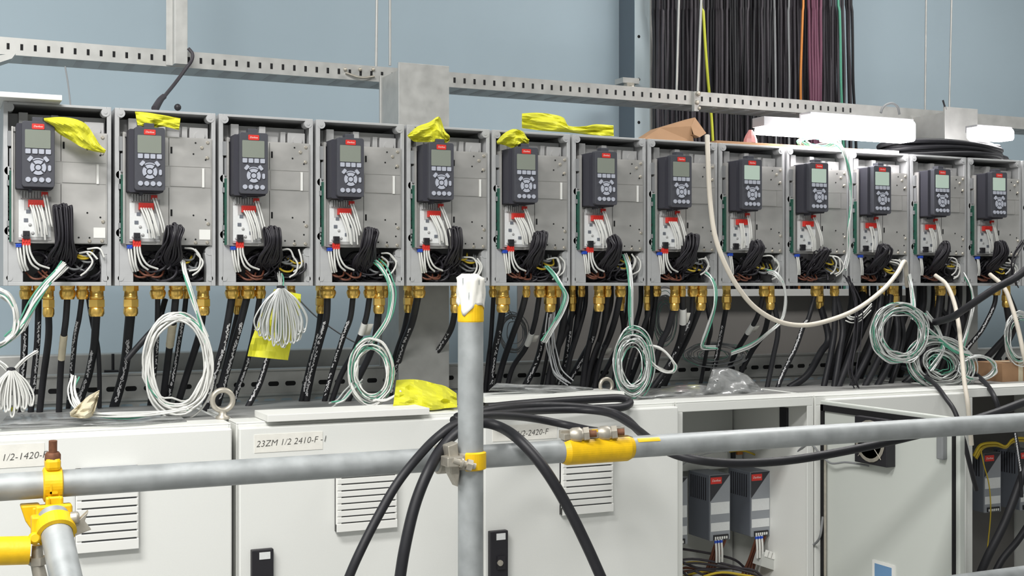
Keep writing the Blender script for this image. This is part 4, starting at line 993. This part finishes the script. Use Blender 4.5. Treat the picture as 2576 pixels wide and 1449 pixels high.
coil('small slanted side loop of white wire beside the tangled coil', [(1596, 845, 2.95), (1615, 870, 2.95), (1632, 885, 2.95)], (1660, 903), 46, 22, 2.95, 4, 1, 24, .0022, .14, None, rot=.7)
coil('round silver wire ring hanging near the eleventh drive', [(2285, 690, 3.0), (2292, 720, 2.95), (2298, 765, 2.93), (2296, 800, 2.925)], (2264, 838), 60, 66, 2.925, 17, 6, 25, .0023, .28, M_swire, knot=(2216, 860, 2.925))
coil('loose oval white wire ring on the right, over the cabinet top', [(2300, 800, 2.93), (2350, 840, 2.93), (2400, 880, 2.92), (2440, 890, 2.91)], (2458, 925), 46, 30, 2.92, 5, 1, 26, .0025, .12, M_swire)
coil('messy nest of white and green wires left of the oval ring', [(2330, 790, 2.95), (2360, 830, 2.94), (2372, 880, 2.93), (2340, 930, 2.92)], (2368, 915), 60, 46, 2.935, 17, 6, 27, .0022, .7, M_swire, rot=.4)
coil('white wire coil cut off by the right edge of the photo', None, (2566, 850), 34, 60, 2.95, 10, 2, 28, .0019, .25, M_swire)
coil('grey fine wire coil hanging in the dark gap right of the scaffold post', [(1270, 770, 3.3), (1290, 800, 3.3)], (1292, 838), 30, 40, 3.3, 9, 0, 29, .0014, .4, M_greyw)
coil('grey wire mess wound behind the cables of the eighth drive', None, (1672, 800), 26, 62, 3.32, 9, 3, 30, .0015, .5, M_greyw)
coil('flat nest of grey wires low behind the cables of the ninth drive', None, (1800, 893), 70, 26, 3.3, 11, 2, 31, .0015, .5, M_greyw)
coil('white wire loops tied up at the left edge of the photo', [(150, 682, 3.0), (120, 715, 2.96), (85, 760, 2.95), (55, 810, 2.95), (20, 850, 2.95), (-20, 880, 2.95)], (-10, 800), 52, 70, 2.95, 7, 1, 32, .0026, .12)
# fan shaped bunches
def bunch(label, knot, y, n, seed, wid, ln, m=M_wwire, up=None, ngr=1):
    rnd = random.Random(seed); E = empty('wire_bunch', P(knot[0], knot[1], y), label, 'wire bunch', 'tied wire bunches'); base = E.location
    for nm, cnt, mm in (('white_loops', n, m), ('green_loops', ngr, M_gwire)):
        if not cnt: continue
        b = MB()
        for s in range(cnt):
            d = -1+2*(s+.5)/cnt+rnd.uniform(-.1, .1) if cnt > 2 else rnd.uniform(-.6, .4); h = ln*(1-.22*abs(d))*rnd.uniform(.86, 1.05); yy = y-.012*math.cos(d*1.4)+rnd.uniform(-.01, .01)
            x = knot[0]+d*wid; w2 = rnd.uniform(5, 11)
            pts = [(knot[0]+d*6, knot[1]-2), (knot[0]+d*wid*.62-1, knot[1]+h*.28), (x-w2*.4, knot[1]+h*.7), (x-w2*.2, knot[1]+h*.93), (x+w2*.3, knot[1]+h), (x+w2*.9, knot[1]+h*.9), (x+w2, knot[1]+h*.65), (knot[0]+d*wid*.66+5, knot[1]+h*.28), (knot[0]+d*6+3, knot[1]-2)]
            b.tube(catmull([P(a, c, yy)-base for a, c in pts], 5), .0021, 5)
        if up:
            for s in range(max(2, cnt//3)): strand(b, [P(a, c, v)-base for a, c, v in up], .0016, .003, rnd)
        b.build(nm, mm, E)
    MB().band((0, 0, 0), (0, 0, 1), .003, .0095, .010, n=14).build('tie', M_black, E)
    return E
bunch('white wires tied into a drooping fan over the yellow sheet', (706, 728), 2.95, 26, 41, 62, 146, M_swire, [(703, 690, 3.0), (705, 705, 2.97), (706, 726, 2.95)], 3)
bunch('white wire fan tied in a knot at the left edge', (28, 935), 2.93, 17, 42, 50, 110, M_wwire, [(-20, 900, 2.94), (10, 920, 2.93), (28, 935, 2.93), (62, 905, 2.92), (92, 884, 2.92)], 0)
def lash(name, label, path, n, m, seed, jit=.004, r=.0021, ng=0, cat='wires'):
    rnd = random.Random(seed); b = MB()
    p = [P(*q) for q in path]
    for s in range(n): strand(b, p, r, jit, rnd)
    for s in range(ng): strand(b, p, r, jit*1.2, rnd, m=1)
    return tag(b.build(name, [m, M_gwire]), label, cat)
lash('wire_lash', 'white and green wires pulled out of the first drive to the lower left', [(160, 668, 3.0), (140, 690, 2.97), (105, 728, 2.96), (78, 775, 2.955), (50, 825, 2.95), (12, 858, 2.95)], 8, M_wwire, 51, .0045, ng=3)
lash('wire_lash', 'green-white wire tail hanging from the sixth drive', [(1378, 672, 3.0), (1395, 690, 2.98), (1412, 720, 2.965), (1424, 745, 2.96), (1412, 785, 2.96), (1385, 830, 2.97), (1368, 860, 2.98)], 6, M_swire, 52, .003, ng=4)
lash('wire_lash', 'white-green wire tail hanging from the eighth drive', [(1775, 685, 3.0), (1790, 700, 2.98), (1800, 730, 2.965), (1796, 775, 2.96), (1778, 830, 2.97), (1766, 870, 2.98), (1800, 875, 3.0)], 4, M_swire, 53, .003, ng=2)
lash('wire_lash', 'white wire tail hanging from the ninth drive', [(1932, 685, 3.0), (1950, 690, 2.98), (1968, 715, 2.965), (1976, 755, 2.96), (1966, 805, 2.965), (1930, 840, 2.99), (1890, 870, 3.05), (1840, 890, 3.1)], 5, M_swire, 54, .003, ng=1)
lash('wire_lash', 'silver-green wires running down the right rim of the tenth drive', [(2060, 352, 3.06), (2098, 360, 2.99), (2118, 380, 2.97), (2132, 430, 2.965), (2140, 500, 2.965), (2134, 580, 2.965), (2132, 640, 2.965), (2126, 676, 2.965)], 7, M_swire, 55, .0045, ng=3)
lash('wire_lash', 'white wires trailing in the gap below the twelfth drive', [(2425, 690, 3.0), (2440, 720, 2.97), (2446, 760, 2.96), (2436, 820, 2.95), (2420, 870, 2.93)], 5, M_swire, 56, .004, ng=1)
lash('wire_lash', 'white sleeved wires below the tenth drive', [(2128, 800, 2.98), (2145, 808, 2.97), (2165, 800, 2.97), (2190, 775, 2.98)], 4, M_wwire, 57, .004)
lash('wire_lash', 'white wire curls lying on the first cabinet', [(190, 940, 2.98), (184, 975, 2.96), (196, 1010, 2.93), (230, 1034, 2.90), (310, 1040, 2.89), (400, 1034, 2.90), (470, 1026, 2.9)], 6, M_wwire, 58, .005, ng=1)
lash('wire_lash', 'fine pale wires lying under the white and green coil', [(905, 960, 2.95), (880, 985, 2.94), (860, 1008, 2.93), (840, 1018, 2.93)], 5, M_swire, 59, .006, ng=1)
lash('wire_lash', 'grey ribbon wires hanging in the dark gap right of the scaffold post', [(1385, 790, 3.05), (1382, 850, 3.05), (1390, 905, 3.05), (1402, 940, 3.03), (1430, 962, 3.0)], 6, M_greyw, 60, .006)
lash('wire_lash', 'black-ended white wires sticking out of the coil over the yellow glove', [(940, 1006, 2.94), (965, 1008, 2.93), (990, 1000, 2.92), (1010, 985, 2.91)], 4, M_wwire, 61, .003)
lash('wire_lash', 'dark thin wires hanging between the right-hand coils', [(2130, 700, 2.98), (2150, 760, 2.97), (2150, 850, 2.96), (2140, 930, 2.95), (2150, 975, 2.95)], 6, M_bwire, 62, .008)
lash('wire_lash', 'black wires curling up to the right rim of the last full drive', [(2576, 610, 2.95), (2552, 650, 2.95), (2548, 690, 2.96), (2560, 720, 2.98)], 5, M_bwire, 63, .006)
# ---------------------------------------------------------------- yellow film and gloves
def rag(label, ea, eb, y, seed, bulge=.02, rows=12, m=M_rag, cat='plastic film', name='yellow_film', amp=.006, ynear=None):
    rnd = random.Random(seed); ph = [rnd.uniform(0, 6.3) for _ in range(6)]
    ea = catmull([Vector((a, b, 0)) for a, b in ea], 3); eb = catmull([Vector((a, b, 0)) for a, b in eb], 3)
    n = max(len(ea), len(eb))
    def res(e): return [e[min(len(e)-1, int(i*(len(e)-1)/(n-1)+.5))] for i in range(n)]
    ea, eb = res(ea), res(eb); R = []
    for j in range(rows+1):
        v = j/rows; row = []
        for i in range(n):
            u = i/(n-1); q = ea[i].lerp(eb[i], v)
            d = y+(ynear if ynear else 0)*v-bulge*math.sin(PI*v)*math.sin(PI*min(1, .15+u))
            d += amp*(math.sin(9*u+5*v+ph[0])+.6*math.sin(17*u-7*v+ph[1])+1.1*abs(math.sin(7*u+6*v+ph[2]))+.9*abs(math.sin(5*u-8*v+ph[3]))+rnd.uniform(-.35, .35)-1)
            row.append(P(q.x, q.y, d))
        R.append(row)
    o = MB().sheet(R, smooth=(m in (M_film,))).build(name, m, solid=.0016); tag(o, label, cat); return o
rag('yellow film rag sagging across the first drive', [(110, 298), (150, 295), (185, 299), (215, 312), (236, 340), (252, 365), (266, 378)], [(112, 303), (130, 320), (152, 338), (180, 354), (205, 370), (235, 380), (263, 385)], 2.965, 1, .02, amp=.004)
rag('folded yellow film strip on the second drive', [(340, 281), (372, 284), (410, 290), (454, 298)], [(346, 314), (380, 323), (410, 318), (450, 327)], 2.985, 2, .012, amp=.004)
rag('pointed yellow film rag on the drive behind the scaffold post', [(1025, 341), (1050, 319), (1080, 308), (1103, 293), (1112, 310), (1119, 330), (1131, 342)], [(1027, 344), (1042, 356), (1062, 357), (1085, 357), (1105, 355), (1120, 360), (1131, 352)], 2.985, 3, .02, amp=.007)
rag('small crumpled yellow film on the sixth drive', [(1250, 356), (1266, 338), (1290, 325), (1314, 330), (1324, 345), (1331, 352)], [(1251, 362), (1270, 365), (1290, 373), (1303, 365), (1316, 362), (1329, 366)], 2.985, 4, .02, amp=.007)
rag('long yellow film wrap lying along the tops of two drives', [(1313, 286), (1350, 284), (1390, 288), (1418, 297), (1430, 317), (1470, 318), (1500, 313), (1543, 316)], [(1313, 322), (1350, 327), (1390, 330), (1420, 332), (1450, 335), (1480, 338), (1510, 341), (1544, 342)], 3.10, 5, .03, amp=.008)
rag('hanging yellow film sheet behind the drooping wire fan', [(690, 728), (676, 760), (655, 800), (634, 850), (623, 896)], [(757, 740), (754, 775), (746, 815), (736, 850), (724, 906)], 3.0, 6, .015, amp=.005)
rag('crumpled yellow glove on the cabinet tops left of the scaffold post', [(997, 957), (1030, 955), (1062, 957), (1095, 966), (1120, 972), (1148, 990)], [(988, 1030), (1030, 1032), (1062, 1032), (1100, 1030), (1125, 1026), (1150, 1024)], 2.99, 7, .03, ynear=-.13, cat='glove', name='yellow_glove', amp=.012)
rag('scrap of yellow film at the foot of the left wire fan', [(20, 1030), (32, 1024), (46, 1018)], [(22, 1036), (34, 1034), (44, 1028)], 2.93, 8, .004, amp=.002)
# ---------------------------------------------------------------- things on top of the drives
zb = HB
a = P(-60, 240, 2.96); b2 = P(158, 250, 3.0)
tag(MB().box(a.x-.06, P(157, 255, 2.96).x, 2.965, 3.18, .4205, .4325).build('white_board', M_white, bev=.001), 'white board lying on top of the first drive', 'board')
cd = MB(); q = [P(1618, 350, 3.04), P(1660, 322, 3.08), P(1748, 296, 3.10), P(1776, 335, 3.08), P(1766, 356, 3.05)]
for p_ in (q[0], q[4]): p_.z = HB+.001
f1 = [q[0], q[1], q[2], P(1738, 318, 3.06), P(1745, 356, 3.045)]; f1[4].z = HB+.001
vs = f1+[v+Vector((0, .05, 0)) for v in f1]
cd.add(vs, [(0, 1, 2, 3, 4), (5, 9, 8, 7, 6), (0, 5, 6, 1), (1, 6, 7, 2), (4, 9, 5, 0)]); f2 = [q[2], q[3], P(1760, 345, 3.04), P(1745, 338, 3.035), P(1738, 318, 3.06)]
cd.add(f2+[v+Vector((0, .03, 0)) for v in f2], [(0, 1, 2, 3, 4), (5, 9, 8, 7, 6), (0, 5, 6, 1), (1, 6, 7, 2), (2, 7, 8, 3)])
tag(cd.build('folded_cardboard', M_card, solid=.0015), 'folded brown cardboard lying on top of the eighth drive', 'cardboard')
tag(MB().box(P(1802, 350, 3.06).x, P(2172, 370, 3.06).x, 3.06, 3.2, HB+.001, HB+.012).build('cardboard_strip', M_card, bev=.001), 'flat brown cardboard strip lying under the loose wire coil by the lamp', 'cardboard')
tag(MB().box(P(2175, 375, 3.08).x, P(2262, 375, 3.08).x, 3.08, 3.17, HB+.001, HB+.016).build('white_tray', M_white, bev=.001), 'small pale tray directly under the lamp', 'tray')
rd = MB(); p = P(1887, 354, 3.08); p.z = HB+.012
rd.lathe(p, (.05, 0, 1), [(.022, 0), (.020, .012), (.016, .022), (.006, .040)], 9, smooth=False); 
tag(rd.build('crumpled_bag', mat('pink_film', rgb(214, 150, 148), .4, trans=.3)), 'pinkish crumpled plastic bag between cardboard and lamp', 'bag')
rnd = random.Random(70); E = empty('wire_coil', P(2058, 366, 3.06), 'loose grey-green wire coil heaped on the tops of the drives under the lamp', 'wire coil'); base = E.location
for nm, cnt, m in (('silver_strands', 13, M_swire), ('green_strands', 5, M_gwire)):
    b = MB()
    for s in range(cnt):
        f = rnd.uniform(.5, 1.05); pts = []
        for j in range(12): a = 2*PI*j/12; pts.append(P(2062+54*f*math.cos(a)+rnd.gauss(0, 2), 356+15*f*math.sin(a)+rnd.gauss(0, 2), 3.06+.03*math.sin(a))-base)
        b.tube(catmull(pts, 3, True), .0016, 5, True)
    b.build(nm, m, E)
# flat coil of thick black cable
p = P(2408, 372, 3.06); E = empty('cable_coil', (p.x+.01, 3.14, HB), 'flat coil of thick black cable resting on the drives below the lamp', 'cable coil'); rnd = random.Random(71)
b = MB()
for s in range(18):
    R = .222-.013*(s % 6)+rnd.uniform(-.003, .003); z = .011+.0165*(s//6)+.004*(s % 2); e = rnd.uniform(0, 6)
    b.tube([(R*1.10*math.cos(2*PI*j/48)+.006*math.sin(s), R*.5*math.sin(2*PI*j/48), z+.006*math.sin(2*PI*j/48*2+e)) for j in range(48)], .0085, 8, True)
b.build('cable_turns', M_cable, E)
MB().tube(catmull([(.20, -.05, .02), (.26, -.03, .016), (.32, .02, .014), (.40, .05, .012)], 5), .0085, 8).build('cable_end', M_cable, E)
# lamp
ly = 3.30
def lamp(px0, px1, py0, py1, y, label, dep=.07, hous=.3):
    a, c = P(px0, py0, y), P(px1, py1, y); w = c.x-a.x; H = a.z-c.z
    Lp = empty('work_lamp', (a.x, y, c.z), label, 'lamp', 'work lamps')
    MB().prism(rounded(0, w, 0, H, min(.012, H*.3)), 0, dep*.75).build('diffuser', M_lamp, Lp)
    MB().box(.0, w, dep*.1, dep*.8, H+.0, H+.008).box(.0, w, dep*.75, dep*.85, H*.6, H+.008).build('housing', M_lampb, Lp, bev=.002)
lamp(2042, 2303, 286, 357, 2.955, 'glowing white tube lamp left of the lamp-side column, the brightest thing in the room')
lamp(2462, 2551, 318, 354, 3.06, 'short glowing lamp end right of the lamp-side column')
a, c = P(1922, 292, 3.06), P(2044, 342, 3.06)
Lp = empty('work_lamp', (a.x, 3.06, c.z), 'slanted lamp half hidden behind the bright tube lamp, lit from its lower edge', 'lamp', 'work lamps'); w = c.x-a.x; H = a.z-c.z
b = MB().prism([(0, .006), (.004, 0), (w, .0), (w, H*.72), (w*.5, H*.45), (.004, .022)], 0, .05); b.build('diffuser', M_lamp, Lp)
b = MB().prism([(0, .022), (w*.5, H*.46), (w, H*.73), (w, H*1.05), (0, H)], .0, .06); b.build('housing', M_lampb, Lp, bev=.001)
cable('lamp_lead', [(2216, 284, 2.99), (2220, 272, 2.99), (2230, 263, 2.99), (2245, 260, 2.99), (2258, 269, 2.99), (2263, 288, 2.99)], 6, M_greyw, 'grey lead looping up over the bright lamp', 'wire')
tag(MB().tube([P(2372, 252, 3.263), P(2379, 276, 3.263)], .0035, 6).build('lead_end', M_black), 'short dark wire end sticking up beside the lamp-side column', 'wire')
# ---------------------------------------------------------------- things on the cabinets
pa, pb = PZ(642, 1046, ZT+.004), PZ(1105, 1046, ZT+.004)
tag(MB().box(pa.x, pb.x, DC-.008, DC+.12, ZT+.001, ZT+.017).build('white_board', M_white, bev=.001), 'white sheet panel lying along the front edge of the second cabinet top', 'board')
tag(MB().box(P(1212, 990, 2.92).x, P(1562, 990, 2.92).x, 2.90, 3.02, ZT+.012, ZT+.026).build('white_board', M_cab, bev=.001), 'pale metal lid lying on the third cabinet top under the cable loop', 'board')
tag(MB().box(P(1250, 990, 2.92).x, P(1540, 990, 2.92).x, 2.915, 3.01, ZT, ZT+.0115).build('wood_packer', M_dcable), 'dark packing strip under the pale metal lid', 'packer')
def eyebolt(px, py, label, s=1.):
    p = PZ(px, py, ZT)
    E = empty('eye_bolt', p, label, 'eye bolt', 'lifting eye bolts')
    MB().tube([(.024*s*math.cos(2*PI*k/28), 0, .044*s+.024*s*math.sin(2*PI*k/28)) for k in range(28)], .0066*s, 10, True).build('ring', M_bolt, E)
    MB().lathe((0, 0, 0), (0, 0, 1), [(.016*s, 0), (.016*s, .006), (.009*s, .010), (.009*s, .02*s)], 14).build('shank', M_bolt, E)
eyebolt(560, 1054, 'steel lifting eye bolt on the edge between the first two cabinets')
eyebolt(1525, 1002, 'steel lifting eye bolt behind the pale metal lid', .8)
rag('crumpled tan paper tag lying among the white wires', [(176, 1038), (196, 1020), (225, 995), (250, 982)], [(178, 1048), (205, 1052), (232, 1046), (246, 1004)], 2.88, 12, .01, m=M_tan, cat='paper tag', name='paper_tag', amp=.006)
def film(label, ea, eb, y, seed, yn): return rag(label, ea, eb, y, seed, .03, 14, M_film, 'plastic bag', 'plastic_bag', .014, yn)
film('clear crumpled plastic bag standing on the open cabinet top', [(1792, 928), (1830, 926), (1862, 936), (1880, 944)], [(1768, 1006), (1810, 1008), (1880, 1004), (1930, 992)], 3.02, 13, -.06)
film('flat clear plastic film lying left of the crumpled bag', [(1640, 985), (1700, 972), (1750, 968), (1790, 972)], [(1600, 1002), (1680, 1012), (1740, 1012), (1800, 1008)], 3.04, 14, -.12)
film('clear plastic film on the first cabinet top', [(20, 1044), (160, 1040), (300, 1040), (440, 1036)], [(-10, 1078), (150, 1072), (300, 1066), (470, 1060)], 3.0, 15, -.14)
film('wrinkled clear film on top of the pale metal lid', [(1250, 964), (1330, 968), (1420, 970), (1490, 976)], [(1230, 982), (1330, 986), (1420, 990), (1500, 990)], 3.0, 16, -.05)
pz = PZ(1668, 988, ZT+.006); 
b = MB(); 
for k, m in enumerate((0, 1, 0)): q = PZ(1682+30*k, 986-2*k, ZT+.006); b.box(q.x-.018, q.x+.018, q.y-.012, q.y+.012, q.z, q.z+.006, m)
tag(b.build('warning_tag', [M_rag, M_red]), 'yellow and red tag inside the flat clear film', 'tag')
c0 = PZ(2522, 962, ZT); E = empty('cardboard_box', c0, 'small brown cardboard box at the right edge on the cabinet top', 'box')
b = MB().box(0, .16, .0, .12, 0, .062); b.build('box_body', M_card, E, bev=.0015)
MB().box(.07, .09, -.0006, .1206, .0, .0626).build('flap_seam', M_tan, E)
